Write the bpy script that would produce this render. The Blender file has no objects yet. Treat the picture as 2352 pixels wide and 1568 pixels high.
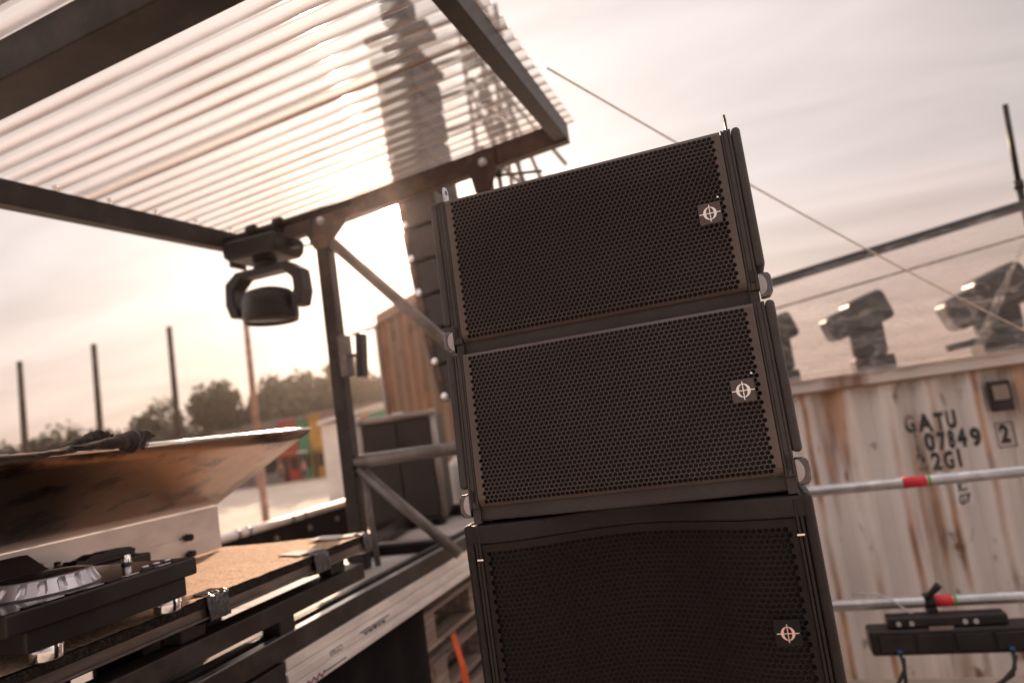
import bpy, bmesh, math, random
from mathutils import Vector, Matrix, noise
random.seed(7)
SC = bpy.context.scene
COL = SC.collection
PI = math.pi

# ------------------------------------------------------------------ camera
F, CX, CY = 1590.0, 1176.0, 784.0
def _n(v): return Vector(v).normalized()
_Y = _n((531, -99, -F)); _X = _n((4976, 896, F)); _X = (_X - _Y*_X.dot(_Y)).normalized(); _Z = _X.cross(_Y)
RM = Matrix((_X, _Y, _Z))                     # camera axes -> world
CAM = Vector((0, 0, 2.6))
cd = bpy.data.cameras.new('camera'); cam = bpy.data.objects.new('camera', cd); COL.objects.link(cam)
m4 = RM.to_4x4(); m4.translation = CAM; cam.matrix_world = m4
cd.sensor_width = 36; cd.lens = F/2352*36
cd.clip_start = 0.02; cd.clip_end = 3000
cd.dof.use_dof = True; cd.dof.focus_distance = 1.28; cd.dof.aperture_fstop = 2.1; cd.dof.aperture_blades = 9
SC.camera = cam
def at(u, v, d):                              # point seen at (u, v) of the photograph at view depth d
    return CAM + RM @ (Vector(((u-CX)/F, -(v-CY)/F, -1.0))*d)

# ------------------------------------------------------------------ sky, sun, exposure
SUN = Vector((-0.416, 0.857, 0.305)).normalized()
w = bpy.data.worlds.new("World"); SC.world = w; w.use_nodes = True
nt = w.node_tree; N = nt.nodes; L = nt.links
for x in list(N): N.remove(x)
def nd(t, **k):
    x = N.new(t)
    for a, b in k.items(): setattr(x, a, b)
    return x
out = nd('ShaderNodeOutputWorld'); bg = nd('ShaderNodeBackground'); bg.inputs[1].default_value = 0.1
sky = nd('ShaderNodeTexSky', sky_type='NISHITA', sun_disc=False)
sky.sun_elevation = math.asin(SUN.z); sky.sun_rotation = math.atan2(SUN.x, SUN.y)
sky.air_density = 1.0; sky.dust_density = 5.0
tc = nd('ShaderNodeTexCoord')
dot = nd('ShaderNodeVectorMath', operation='DOT_PRODUCT'); dot.inputs[1].default_value = SUN
L.new(tc.outputs['Generated'], dot.inputs[0])
ramp = nd('ShaderNodeValToRGB'); cr = ramp.color_ramp     # thin cloud, brighter near the sun; unseen side band added to light container ribs
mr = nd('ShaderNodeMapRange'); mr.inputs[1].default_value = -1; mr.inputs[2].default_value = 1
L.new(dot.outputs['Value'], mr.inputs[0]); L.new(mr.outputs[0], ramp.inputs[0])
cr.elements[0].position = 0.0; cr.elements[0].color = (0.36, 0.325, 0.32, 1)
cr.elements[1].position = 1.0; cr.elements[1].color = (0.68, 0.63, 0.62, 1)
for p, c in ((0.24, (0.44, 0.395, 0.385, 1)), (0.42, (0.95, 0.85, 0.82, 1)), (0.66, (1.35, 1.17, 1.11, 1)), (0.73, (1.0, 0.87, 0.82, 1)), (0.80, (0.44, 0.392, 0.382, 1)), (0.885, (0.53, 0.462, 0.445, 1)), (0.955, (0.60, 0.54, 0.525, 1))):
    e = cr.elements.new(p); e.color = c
sep = nd('ShaderNodeSeparateXYZ'); L.new(tc.outputs['Generated'], sep.inputs[0])
hz = nd('ShaderNodeMapRange'); hz.inputs[1].default_value = 0.0; hz.inputs[2].default_value = 0.26
L.new(sep.outputs['Z'], hz.inputs[0])
hr = nd('ShaderNodeValToRGB'); L.new(hz.outputs[0], hr.inputs[0])
hr.color_ramp.elements[0].color = (1.0, 0.82, 0.71, 1); hr.color_ramp.elements[1].color = (1.0, 0.985, 0.98, 1)
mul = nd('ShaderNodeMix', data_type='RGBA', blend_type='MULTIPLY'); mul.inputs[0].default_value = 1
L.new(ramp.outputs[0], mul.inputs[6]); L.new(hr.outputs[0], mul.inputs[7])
# cloud streaks on a plane overhead
den = nd('ShaderNodeMath', operation='ADD'); den.inputs[1].default_value = 0.12; L.new(sep.outputs['Z'], den.inputs[0])
dvx = nd('ShaderNodeMath', operation='DIVIDE'); dvy = nd('ShaderNodeMath', operation='DIVIDE')
L.new(sep.outputs['X'], dvx.inputs[0]); L.new(den.outputs[0], dvx.inputs[1])
L.new(sep.outputs['Y'], dvy.inputs[0]); L.new(den.outputs[0], dvy.inputs[1])
cmb = nd('ShaderNodeCombineXYZ'); L.new(dvx.outputs[0], cmb.inputs[0]); L.new(dvy.outputs[0], cmb.inputs[1])
mp = nd('ShaderNodeMapping'); mp.inputs['Rotation'].default_value = (0, 0, 0.5); mp.inputs['Scale'].default_value = (0.55, 1.5, 1)
L.new(cmb.outputs[0], mp.inputs[0])
ns = nd('ShaderNodeTexNoise'); ns.inputs['Scale'].default_value = 1.6; ns.inputs['Detail'].default_value = 6; ns.inputs['Roughness'].default_value = 0.52
ns.inputs['Distortion'].default_value = 0.5
L.new(mp.outputs[0], ns.inputs['Vector'])
nr = nd('ShaderNodeMapRange'); nr.inputs[1].default_value = 0.3; nr.inputs[2].default_value = 0.7; nr.inputs[3].default_value = 0.80; nr.inputs[4].default_value = 1.12
L.new(ns.outputs['Fac'], nr.inputs[0])
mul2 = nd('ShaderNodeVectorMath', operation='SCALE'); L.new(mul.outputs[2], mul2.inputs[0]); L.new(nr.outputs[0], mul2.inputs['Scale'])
# aureole of the veiled sun
acl = nd('ShaderNodeMath', operation='MAXIMUM'); acl.inputs[1].default_value = 0; L.new(dot.outputs['Value'], acl.inputs[0])
def lobe(pw, k):
    p = nd('ShaderNodeMath', operation='POWER'); p.inputs[1].default_value = pw; L.new(acl.outputs[0], p.inputs[0])
    q = nd('ShaderNodeMath', operation='MULTIPLY'); q.inputs[1].default_value = k; L.new(p.outputs[0], q.inputs[0]); return q
l1, l2, l3 = lobe(9000, 60.0), lobe(220, 0.8), lobe(24, 0.08)
s1 = nd('ShaderNodeMath', operation='ADD'); L.new(l1.outputs[0], s1.inputs[0]); L.new(l2.outputs[0], s1.inputs[1])
s2 = nd('ShaderNodeMath', operation='ADD'); L.new(s1.outputs[0], s2.inputs[0]); L.new(l3.outputs[0], s2.inputs[1])
gl = nd('ShaderNodeVectorMath', operation='SCALE'); gl.inputs[0].default_value = (1.0, 0.89, 0.81); L.new(s2.outputs[0], gl.inputs['Scale'])
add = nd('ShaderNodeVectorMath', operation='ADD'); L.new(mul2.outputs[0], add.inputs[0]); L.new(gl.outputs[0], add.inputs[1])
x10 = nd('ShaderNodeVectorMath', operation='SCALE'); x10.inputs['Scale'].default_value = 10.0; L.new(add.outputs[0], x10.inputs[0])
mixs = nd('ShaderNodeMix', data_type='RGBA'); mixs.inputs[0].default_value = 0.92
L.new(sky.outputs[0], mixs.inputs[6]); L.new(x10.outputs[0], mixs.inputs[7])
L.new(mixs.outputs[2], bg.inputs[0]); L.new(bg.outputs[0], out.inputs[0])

sd = bpy.data.lights.new('sun', 'SUN'); sd.energy = 4.5; sd.angle = math.radians(0.5); sd.color = (1.0, 0.70, 0.50)
so = bpy.data.objects.new('sun', sd); COL.objects.link(so); so.location = (-20, 40, 30)
so.rotation_euler = SUN.to_track_quat('Z', 'Y').to_euler()
vs = SC.view_settings; vs.view_transform = 'Standard'; vs.look = 'None'; vs.exposure = 0.52; vs.gamma = 1
SC.cycles.use_denoising = True
SC.cycles.max_bounces = 8; SC.cycles.transparent_max_bounces = 16
SC.cycles.sample_clamp_indirect = 6.0
SC.cycles.caustics_reflective = False; SC.cycles.caustics_refractive = False

# ------------------------------------------------------------------ materials
MATS = {}
def pm(name, col, rough=0.5, metal=0.0, var=0.2, scale=6.0, bump=0.0, bscale=150.0, col2=None, lo=0.45, hi=0.65, stretch=(1, 1, 1), spec=0.5, sheen=0.0):
    """Principled material whose colour wanders between two tones with a noise, plus a fine bump."""
    m = bpy.data.materials.new(name); m.use_nodes = True; t = m.node_tree; b = t.nodes['Principled BSDF']
    b.inputs['Roughness'].default_value = rough; b.inputs['Metallic'].default_value = metal
    b.inputs['Specular IOR Level'].default_value = spec
    if sheen:
        b.inputs['Sheen Weight'].default_value = sheen; b.inputs['Sheen Tint'].default_value = (1, 0.8, 0.6, 1)
    c = t.nodes.new('ShaderNodeTexCoord'); mp = t.nodes.new('ShaderNodeMapping'); mp.inputs['Scale'].default_value = stretch
    t.links.new(c.outputs['Object'], mp.inputs[0])
    n = t.nodes.new('ShaderNodeTexNoise'); n.inputs['Scale'].default_value = scale; n.inputs['Detail'].default_value = 7; n.inputs['Roughness'].default_value = 0.6
    t.links.new(mp.outputs[0], n.inputs['Vector'])
    r = t.nodes.new('ShaderNodeValToRGB'); t.links.new(n.outputs['Fac'], r.inputs[0])
    if col2 is None: col2 = [x*(1-var) for x in col]; col = [min(1, x*(1+var)) for x in col]
    r.color_ramp.elements[0].position = lo; r.color_ramp.elements[0].color = (*col2, 1)
    r.color_ramp.elements[1].position = hi; r.color_ramp.elements[1].color = (*col, 1)
    t.links.new(r.outputs[0], b.inputs['Base Color'])
    rr = t.nodes.new('ShaderNodeMapRange'); rr.inputs[3].default_value = max(0.03, rough-0.1); rr.inputs[4].default_value = min(1, rough+0.12)
    t.links.new(n.outputs['Fac'], rr.inputs[0]); t.links.new(rr.outputs[0], b.inputs['Roughness'])
    if bump:
        n2 = t.nodes.new('ShaderNodeTexNoise'); n2.inputs['Scale'].default_value = bscale; n2.inputs['Detail'].default_value = 3
        t.links.new(c.outputs['Object'], n2.inputs['Vector'])
        bp = t.nodes.new('ShaderNodeBump'); bp.inputs['Strength'].default_value = bump; bp.inputs['Distance'].default_value = 0.002
        t.links.new(n2.outputs['Fac'], bp.inputs['Height']); t.links.new(bp.outputs[0], b.inputs['Normal'])
    MATS[name] = m; return m

BLK_TEX = pm('black_textured_coat', (0.062, 0.052, 0.050), 0.5, bump=1.0, bscale=420, col2=(0.042, 0.034, 0.033), lo=0.40, hi=0.72, scale=9, spec=0.35)
BLK_SAT = pm('black_satin_plastic', (0.056, 0.046, 0.044), 0.40, col2=(0.040, 0.033, 0.032), lo=0.4, hi=0.7, scale=12, spec=0.35)
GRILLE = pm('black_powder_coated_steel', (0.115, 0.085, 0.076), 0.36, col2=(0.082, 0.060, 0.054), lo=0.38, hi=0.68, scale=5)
GRILLE_DK = pm('darker_black_perforated_steel', (0.024, 0.019, 0.018), 0.5, var=0.1, spec=0.15)  # darker copy of the grille steel, for the bass cabinet
BADGE = pm('dark_brown_badge', (0.088, 0.066, 0.062), 0.3, var=0.08)
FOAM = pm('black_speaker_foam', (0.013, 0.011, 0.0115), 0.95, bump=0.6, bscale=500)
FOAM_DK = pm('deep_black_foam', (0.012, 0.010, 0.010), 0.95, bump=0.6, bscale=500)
BASS_COAT = pm('darker_black_coat', (0.034, 0.028, 0.027), 0.42, bump=1.0, bscale=420, col2=(0.022, 0.018, 0.018), lo=0.4, hi=0.72, scale=9, spec=0.25)  # darker copy of the speaker coat, for the bass cabinet
WHITE_INK = pm('white_print', (0.92, 0.90, 0.88), 0.35, var=0.02)
PINK_INK = pm('pink_tinted_print', (0.86, 0.58, 0.52), 0.35, var=0.02)
STEEL_PL = pm('bright_reflection_steel', (0.42, 0.39, 0.385), 0.30, 0.9, var=0.08, scale=30)
CHROME_DK = pm('dark_chrome', (0.16, 0.145, 0.15), 0.14, 1.0, var=0.05)
CHROME = pm('polished_steel', (0.86, 0.85, 0.86), 0.10, 1.0, var=0.03)
STEEL_DK = pm('dark_painted_steel', (0.036, 0.028, 0.025), 0.42, 0.0, var=0.35, scale=9, bump=0.25, bscale=60, spec=0.22)
STEEL_BR = pm('brown_painted_steel', (0.085, 0.052, 0.038), 0.45, 0.0, var=0.35, scale=9, bump=0.25, bscale=60, spec=0.25)
STEEL_TUBE = pm('galvanised_tube', (0.50, 0.50, 0.52), 0.34, 0.85, var=0.15, scale=14)
TUBE_GREY = pm('weathered_grey_tube', (0.17, 0.145, 0.135), 0.45, 0.3, var=0.25, scale=12)
ALU = pm('worn_aluminium', (0.74, 0.68, 0.65), 0.42, 0.35, var=0.12, scale=7, stretch=(1, 0.5, 1.2), bump=0.2, bscale=90)
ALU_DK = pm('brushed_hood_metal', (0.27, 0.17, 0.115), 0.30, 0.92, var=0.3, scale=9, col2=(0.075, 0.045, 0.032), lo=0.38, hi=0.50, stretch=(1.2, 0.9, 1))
ALU_TRIM = pm('dull_trim_metal', (0.17, 0.135, 0.12), 0.4, 0.5, var=0.3, scale=20, stretch=(1, 0.2, 1))
DECK = pm('dusty_deck_sheet', (0.40, 0.355, 0.335), 0.55, 0.1, var=0.16, scale=3.5, bump=0.3, bscale=120)
CARPET = pm('sandy_dark_carpet', (0.74, 0.46, 0.27), 0.8, var=0.4, scale=105, col2=(0.27, 0.155, 0.085), lo=0.36, hi=0.58, bump=1.0, bscale=260, sheen=0.3)
CARPET_EDGE = pm('carpet_pile_edge', (0.035, 0.028, 0.025), 0.95, var=0.6, scale=160, bump=1.0, bscale=200, spec=0.20)
BLACK_TAPE = pm('black_gaffer_tape', (0.05, 0.05, 0.055), 0.28, var=0.2, bump=0.8, bscale=70)
BLACK = pm('black_plastic', (0.021, 0.018, 0.018), 0.38, spec=0.28)
BLACK_GLOSS = pm('black_gloss_panel', (0.012, 0.012, 0.013), 0.12)
SILVER = pm('silver_plastic', (0.55, 0.53, 0.57), 0.3, 0.75, var=0.05)
CLOTH = pm('dark_plum_cloth', (0.026, 0.018, 0.020), 0.95, var=0.3, scale=60, bump=1.0, bscale=240, sheen=0.15)
PAPER = pm('white_paper', (0.75, 0.72, 0.69), 0.8, var=0.04)
WOOD = pm('grey_brown_timber', (0.27, 0.20, 0.165), 0.75, var=0.35, scale=7, stretch=(4, 0.4, 4), bump=0.5, bscale=60)
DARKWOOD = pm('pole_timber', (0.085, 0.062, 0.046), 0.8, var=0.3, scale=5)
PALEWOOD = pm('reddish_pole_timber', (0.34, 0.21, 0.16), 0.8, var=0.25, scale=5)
ORANGE = pm('orange_strap_webbing', (0.75, 0.13, 0.045), 0.7, var=0.12, bump=0.5)
RED_TAPE = pm('red_tape', (0.55, 0.018, 0.03), 0.45, var=0.12)
GREEN_TAPE = pm('green_tape', (0.12, 0.28, 0.05), 0.45, var=0.12)
ROPE = pm('tan_rope', (0.62, 0.52, 0.44), 0.8, var=0.15, scale=60)
WHITE = pm('white_painted_board', (0.74, 0.69, 0.65), 0.6, var=0.10, scale=2)
CASE = pm('grey_brown_case_laminate', (0.040, 0.031, 0.028), 0.6, var=0.12, scale=10, bump=0.3, spec=0.25)
CASE_EDGE = pm('pale_case_edging', (0.25, 0.205, 0.185), 0.4, 0.5, var=0.12)
PLY = pm('worn_plywood', (0.30, 0.24, 0.20), 0.8, var=0.25, scale=3, bump=0.3)
SKIRT = pm('black_stage_cloth', (0.016, 0.0135, 0.0135), 0.95, var=0.25, scale=4, bump=0.5, spec=0.08)
SAND = pm('pale_sand', (0.60, 0.50, 0.41), 0.95, var=0.14, scale=0.35, bump=0.6, bscale=4)
RUBBER = pm('black_rubber', (0.02, 0.019, 0.019), 0.6)
BLUE = pm('blue_connector', (0.02, 0.05, 0.20), 0.4, var=0.1)
YELLOW = pm('ochre_hose_mark', (0.5, 0.26, 0.05), 0.6, var=0.1)
SKIN = pm('skin', (0.42, 0.25, 0.18), 0.6, var=0.08)
PINKCLOTH = pm('pink_cotton', (0.62, 0.12, 0.17), 0.9, var=0.1)
DARKCLOTH = pm('dark_cotton', (0.05, 0.05, 0.07), 0.9, var=0.1)
PURPLE_INK = pm('purple_print', (0.22, 0.02, 0.11), 0.5, var=0.1)
FADED = pm('worn_off_stencil', (0.30, 0.25, 0.22), 0.7, var=0.5, scale=14, col2=(0.06, 0.055, 0.05), lo=0.42, hi=0.55)
DARK_INK = pm('faded_black_stencil', (0.035, 0.033, 0.033), 0.7, var=0.5, scale=9, col2=(0.10, 0.085, 0.075), lo=0.3, hi=0.5)
LEAF = pm('leaf_green', (0.060, 0.058, 0.018), 0.6, var=0.55, scale=0.35)
BARK = pm('bark', (0.10, 0.07, 0.05), 0.9, var=0.3, scale=4)

def container_mat(name, paint, rust, amount, sx, pitch=0.0):
    m = bpy.data.materials.new(name); m.use_nodes = True; t = m.node_tree; b = t.nodes['Principled BSDF']
    c = t.nodes.new('ShaderNodeTexCoord')
    def noi(scale, st, det=6):
        mp = t.nodes.new('ShaderNodeMapping'); mp.inputs['Scale'].default_value = st; mp.inputs['Location'].default_value = (3.7, 1.3, 5.9)
        t.links.new(c.outputs['Object'], mp.inputs[0])
        n = t.nodes.new('ShaderNodeTexNoise'); n.inputs['Scale'].default_value = scale; n.inputs['Detail'].default_value = det
        t.links.new(mp.outputs[0], n.inputs['Vector']); return n
    a = noi(sx, (1, 1, 0.10)); bl = noi(7.0, (1, 1, 0.6)); tone = noi(1.3, (1, 1, 0.5))
    r1 = t.nodes.new('ShaderNodeMapRange'); r1.inputs[1].default_value = 0.60-amount; r1.inputs[2].default_value = 0.70-amount; t.links.new(a.outputs['Fac'], r1.inputs[0])
    r2 = t.nodes.new('ShaderNodeMapRange'); r2.inputs[1].default_value = 0.65-amount*0.6; r2.inputs[2].default_value = 0.74-amount*0.5; t.links.new(bl.outputs['Fac'], r2.inputs[0])
    k = t.nodes.new('ShaderNodeMath'); k.operation = 'MULTIPLY'; k.inputs[1].default_value = 0.85; t.links.new(r1.outputs[0], k.inputs[0])
    mx = t.nodes.new('ShaderNodeMath'); mx.operation = 'MAXIMUM'; t.links.new(k.outputs[0], mx.inputs[0]); t.links.new(r2.outputs[0], mx.inputs[1])
    pr = t.nodes.new('ShaderNodeValToRGB'); t.links.new(tone.outputs['Fac'], pr.inputs[0])
    pr.color_ramp.elements[0].position = 0.35; pr.color_ramp.elements[0].color = (*[p*0.78 for p in paint], 1)
    pr.color_ramp.elements[1].position = 0.65; pr.color_ramp.elements[1].color = (*paint, 1)
    rr = t.nodes.new('ShaderNodeValToRGB'); t.links.new(bl.outputs['Fac'], rr.inputs[0])
    rr.color_ramp.elements[0].position = 0.40; rr.color_ramp.elements[0].color = (*rust, 1)
    rr.color_ramp.elements[1].position = 0.66; rr.color_ramp.elements[1].color = (rust[0]*0.35, rust[1]*0.33, rust[2]*0.33, 1)
    mixc = t.nodes.new('ShaderNodeMix'); mixc.data_type = 'RGBA'
    t.links.new(mx.outputs[0], mixc.inputs[0]); t.links.new(pr.outputs[0], mixc.inputs[6]); t.links.new(rr.outputs[0], mixc.inputs[7])
    t.links.new(mixc.outputs[2], b.inputs['Base Color']); b.inputs['Roughness'].default_value = 0.6
    if pitch:                                  # rust runs where the paint has worn off the fold edges
        sp = t.nodes.new('ShaderNodeSeparateXYZ'); t.links.new(c.outputs['Object'], sp.inputs[0])
        wob = noi(2.0, (0.3, 0.3, 1.2)); wm = t.nodes.new('ShaderNodeMath'); wm.operation = 'MULTIPLY_ADD'; wm.inputs[1].default_value = 0.04; t.links.new(wob.outputs['Fac'], wm.inputs[0]); t.links.new(sp.outputs['X'], wm.inputs[2])
        md = t.nodes.new('ShaderNodeMath'); md.operation = 'WRAP'; md.inputs[1].default_value = pitch; md.inputs[2].default_value = 0; t.links.new(wm.outputs[0], md.inputs[0])
        pp = t.nodes.new('ShaderNodeMapRange'); pp.inputs[1].default_value = pitch*0.36; pp.inputs[2].default_value = pitch*0.46; t.links.new(md.outputs[0], pp.inputs[0])
        pq = t.nodes.new('ShaderNodeMapRange'); pq.inputs[1].default_value = pitch*0.62; pq.inputs[2].default_value = pitch*0.50; t.links.new(md.outputs[0], pq.inputs[0])
        pm_ = t.nodes.new('ShaderNodeMath'); pm_.operation = 'MULTIPLY'; t.links.new(pp.outputs[0], pm_.inputs[0]); t.links.new(pq.outputs[0], pm_.inputs[1])
        e_n = noi(2.6, (1, 1, 0.30)); er = t.nodes.new('ShaderNodeMapRange'); er.inputs[1].default_value = 0.36; er.inputs[2].default_value = 0.52; t.links.new(e_n.outputs['Fac'], er.inputs[0])
        em = t.nodes.new('ShaderNodeMath'); em.operation = 'MULTIPLY'; t.links.new(pm_.outputs[0], em.inputs[0]); t.links.new(er.outputs[0], em.inputs[1])
        m2 = t.nodes.new('ShaderNodeMath'); m2.operation = 'MAXIMUM'; t.links.new(em.outputs[0], m2.inputs[0]); t.links.new(mx.outputs[0], m2.inputs[1]); t.links.new(m2.outputs[0], mixc.inputs[0])
    bp = t.nodes.new('ShaderNodeBump'); bp.inputs['Strength'].default_value = 0.3; bp.inputs['Distance'].default_value = 0.01
    t.links.new(bl.outputs['Fac'], bp.inputs['Height']); t.links.new(bp.outputs[0], b.inputs['Normal'])
    return m
CONT = container_mat('pale_container_paint', (0.76, 0.70, 0.67), (0.44, 0.235, 0.125), 0.045, 4.5, 0.25)
CONT_RAIL = container_mat('rusting_container_rail', (0.72, 0.66, 0.63), (0.26, 0.10, 0.045), 0.02, 3.0)
RUSTY = container_mat('rust_brown_container', (0.21, 0.125, 0.075), (0.27, 0.115, 0.045), 0.10, 4.0)

def sheet_mat(name, tint, t_fac, haze_col, glare, wrinkle=0.0):
    """thin clear plastic: mostly see-through, a little milky, glossy, and spreading the sunlight that comes through"""
    m = bpy.data.materials.new(name); m.use_nodes = True; t = m.node_tree; n_ = t.nodes
    for x in list(n_): n_.remove(x)
    o = n_.new('ShaderNodeOutputMaterial')
    tr = n_.new('ShaderNodeBsdfTransparent'); tr.inputs[0].default_value = (*tint, 1)
    tl = n_.new('ShaderNodeBsdfTranslucent'); tl.inputs[0].default_value = (*haze_col, 1)
    df = n_.new('ShaderNodeBsdfDiffuse'); df.inputs[0].default_value = (*[c*0.8 for c in haze_col], 1)
    gs = n_.new('ShaderNodeBsdfGlossy'); gs.inputs['Roughness'].default_value = 0.12; gs.inputs[0].default_value = (0.9, 0.88, 0.86, 1)
    rf = n_.new('ShaderNodeBsdfRefraction'); rf.inputs['Roughness'].default_value = 0.16; rf.inputs['IOR'].default_value = 1.30 if not wrinkle else 1.06
    c = n_.new('ShaderNodeTexCoord'); no = n_.new('ShaderNodeTexNoise'); no.inputs['Scale'].default_value = 3.2; no.inputs['Detail'].default_value = 8
    mp = n_.new('ShaderNodeMapping'); mp.inputs['Scale'].default_value = (0.5, 2.2, 1) if not wrinkle else (1.4, 1, 1)
    t.links.new(c.outputs['Object'], mp.inputs[0]); t.links.new(mp.outputs[0], no.inputs['Vector'])
    milk = n_.new('ShaderNodeMixShader'); milk.inputs[0].default_value = 0.35 if not wrinkle else 0.88
    t.links.new(tl.outputs[0], milk.inputs[1]); t.links.new(df.outputs[0], milk.inputs[2])
    if wrinkle:                                # crumpled film: dusty glossy creases, streak highlights painted in as milk
        mp.inputs['Rotation'].default_value = (0, 0.7, 0); mp.inputs['Scale'].default_value = (1.0, 1.0, 3.2)
        no.inputs['Scale'].default_value = 2.6; no.inputs['Distortion'].default_value = 1.6; no.inputs['Roughness'].default_value = 0.68
        bpn = n_.new('ShaderNodeBump'); bpn.inputs['Strength'].default_value = 0.8; bpn.inputs['Distance'].default_value = 0.03
        t.links.new(no.outputs['Fac'], bpn.inputs['Height']); t.links.new(bpn.outputs[0], gs.inputs['Normal'])
        gs.inputs['Roughness'].default_value = 0.22
    fr = n_.new('ShaderNodeMapRange'); fr.inputs[1].default_value = 0.35 if not wrinkle else 0.54; fr.inputs[2].default_value = 0.75 if not wrinkle else 0.82
    fr.inputs[3].default_value = t_fac*(0.65 if not wrinkle else 0.35); fr.inputs[4].default_value = min(1, t_fac*(1.5 if not wrinkle else 5.5)); t.links.new(no.outputs['Fac'], fr.inputs[0])
    fac = fr
    if wrinkle:                                # thin white crease lines where the film is folded
        n3 = n_.new('ShaderNodeTexNoise'); n3.inputs['Scale'].default_value = 3.4; n3.inputs['Detail'].default_value = 5; n3.inputs['Distortion'].default_value = 0.9
        t.links.new(mp.outputs[0], n3.inputs['Vector'])
        sb = n_.new('ShaderNodeMath'); sb.operation = 'SUBTRACT'; sb.inputs[1].default_value = 0.5; t.links.new(n3.outputs['Fac'], sb.inputs[0])
        ab = n_.new('ShaderNodeMath'); ab.operation = 'ABSOLUTE'; t.links.new(sb.outputs[0], ab.inputs[0])
        cz = n_.new('ShaderNodeMapRange'); cz.inputs[1].default_value = 0.035; cz.inputs[2].default_value = 0.0; cz.inputs[3].default_value = 0.0; cz.inputs[4].default_value = 0.30; t.links.new(ab.outputs[0], cz.inputs[0])
        fac = n_.new('ShaderNodeMath'); fac.operation = 'MAXIMUM'; t.links.new(cz.outputs[0], fac.inputs[0]); t.links.new(fr.outputs[0], fac.inputs[1])
    m1 = n_.new('ShaderNodeMixShader'); t.links.new(fac.outputs[0], m1.inputs[0]); t.links.new(tr.outputs[0], m1.inputs[1]); t.links.new(milk.outputs[0], m1.inputs[2])
    m2 = n_.new('ShaderNodeMixShader'); m2.inputs[0].default_value = glare; t.links.new(m1.outputs[0], m2.inputs[1]); t.links.new(rf.outputs[0], m2.inputs[2])
    lw = n_.new('ShaderNodeLayerWeight'); lw.inputs[0].default_value = 0.5
    p5 = n_.new('ShaderNodeMath'); p5.operation = 'POWER'; p5.inputs[1].default_value = 5; t.links.new(lw.outputs['Facing'], p5.inputs[0])
    fz = n_.new('ShaderNodeMapRange'); fz.inputs[3].default_value = 0.04 if not wrinkle else 0.06; fz.inputs[4].default_value = 0.85; t.links.new(p5.outputs[0], fz.inputs[0])
    m3 = n_.new('ShaderNodeMixShader'); t.links.new(fz.outputs[0], m3.inputs[0]); t.links.new(m2.outputs[0], m3.inputs[1]); t.links.new(gs.outputs[0], m3.inputs[2])
    if not wrinkle:                            # brown dirt that has settled along the valleys of the corrugation
        sp = n_.new('ShaderNodeSeparateXYZ'); t.links.new(c.outputs['Object'], sp.inputs[0])
        ph = n_.new('ShaderNodeMath'); ph.operation = 'MULTIPLY'; ph.inputs[1].default_value = 2*PI/0.076; t.links.new(sp.outputs['Y'], ph.inputs[0])
        sn = n_.new('ShaderNodeMath'); sn.operation = 'SINE'; t.links.new(ph.outputs[0], sn.inputs[0])
        vl = n_.new('ShaderNodeMapRange'); vl.inputs[1].default_value = 0.0; vl.inputs[2].default_value = -1.0; vl.inputs[3].default_value = 0; vl.inputs[4].default_value = 1; t.links.new(sn.outputs[0], vl.inputs[0])
        n2 = n_.new('ShaderNodeTexNoise'); n2.inputs['Scale'].default_value = 5; n2.inputs['Detail'].default_value = 6; t.links.new(mp.outputs[0], n2.inputs['Vector'])
        k2 = n_.new('ShaderNodeMapRange'); k2.inputs[1].default_value = 0.3; k2.inputs[2].default_value = 0.7; k2.inputs[3].default_value = 0.25; k2.inputs[4].default_value = 0.85; t.links.new(n2.outputs['Fac'], k2.inputs[0])
        dk = n_.new('ShaderNodeMath'); dk.operation = 'MULTIPLY'; t.links.new(vl.outputs[0], dk.inputs[0]); t.links.new(k2.outputs[0], dk.inputs[1])
        dd = n_.new('ShaderNodeBsdfTranslucent'); dd.inputs[0].default_value = (0.24, 0.15, 0.105, 1)
        m4_ = n_.new('ShaderNodeMixShader'); t.links.new(dk.outputs[0], m4_.inputs[0]); t.links.new(m3.outputs[0], m4_.inputs[1]); t.links.new(dd.outputs[0], m4_.inputs[2]); m3 = m4_
    t.links.new(m3.outputs[0], o.inputs[0]); return m
ROOF_SHEET = sheet_mat('clear_corrugated_plastic', (0.96, 0.93, 0.91), 0.20, (0.80, 0.72, 0.67), 0.16)
HEM = sheet_mat('bunched_plastic_film', (0.86, 0.82, 0.80), 0.55, (0.84, 0.80, 0.78), 0.02, 1.0)
TARP = sheet_mat('clear_plastic_film', (0.86, 0.82, 0.80), 0.12, (0.84, 0.78, 0.75), 0.02, 1.0)

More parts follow.
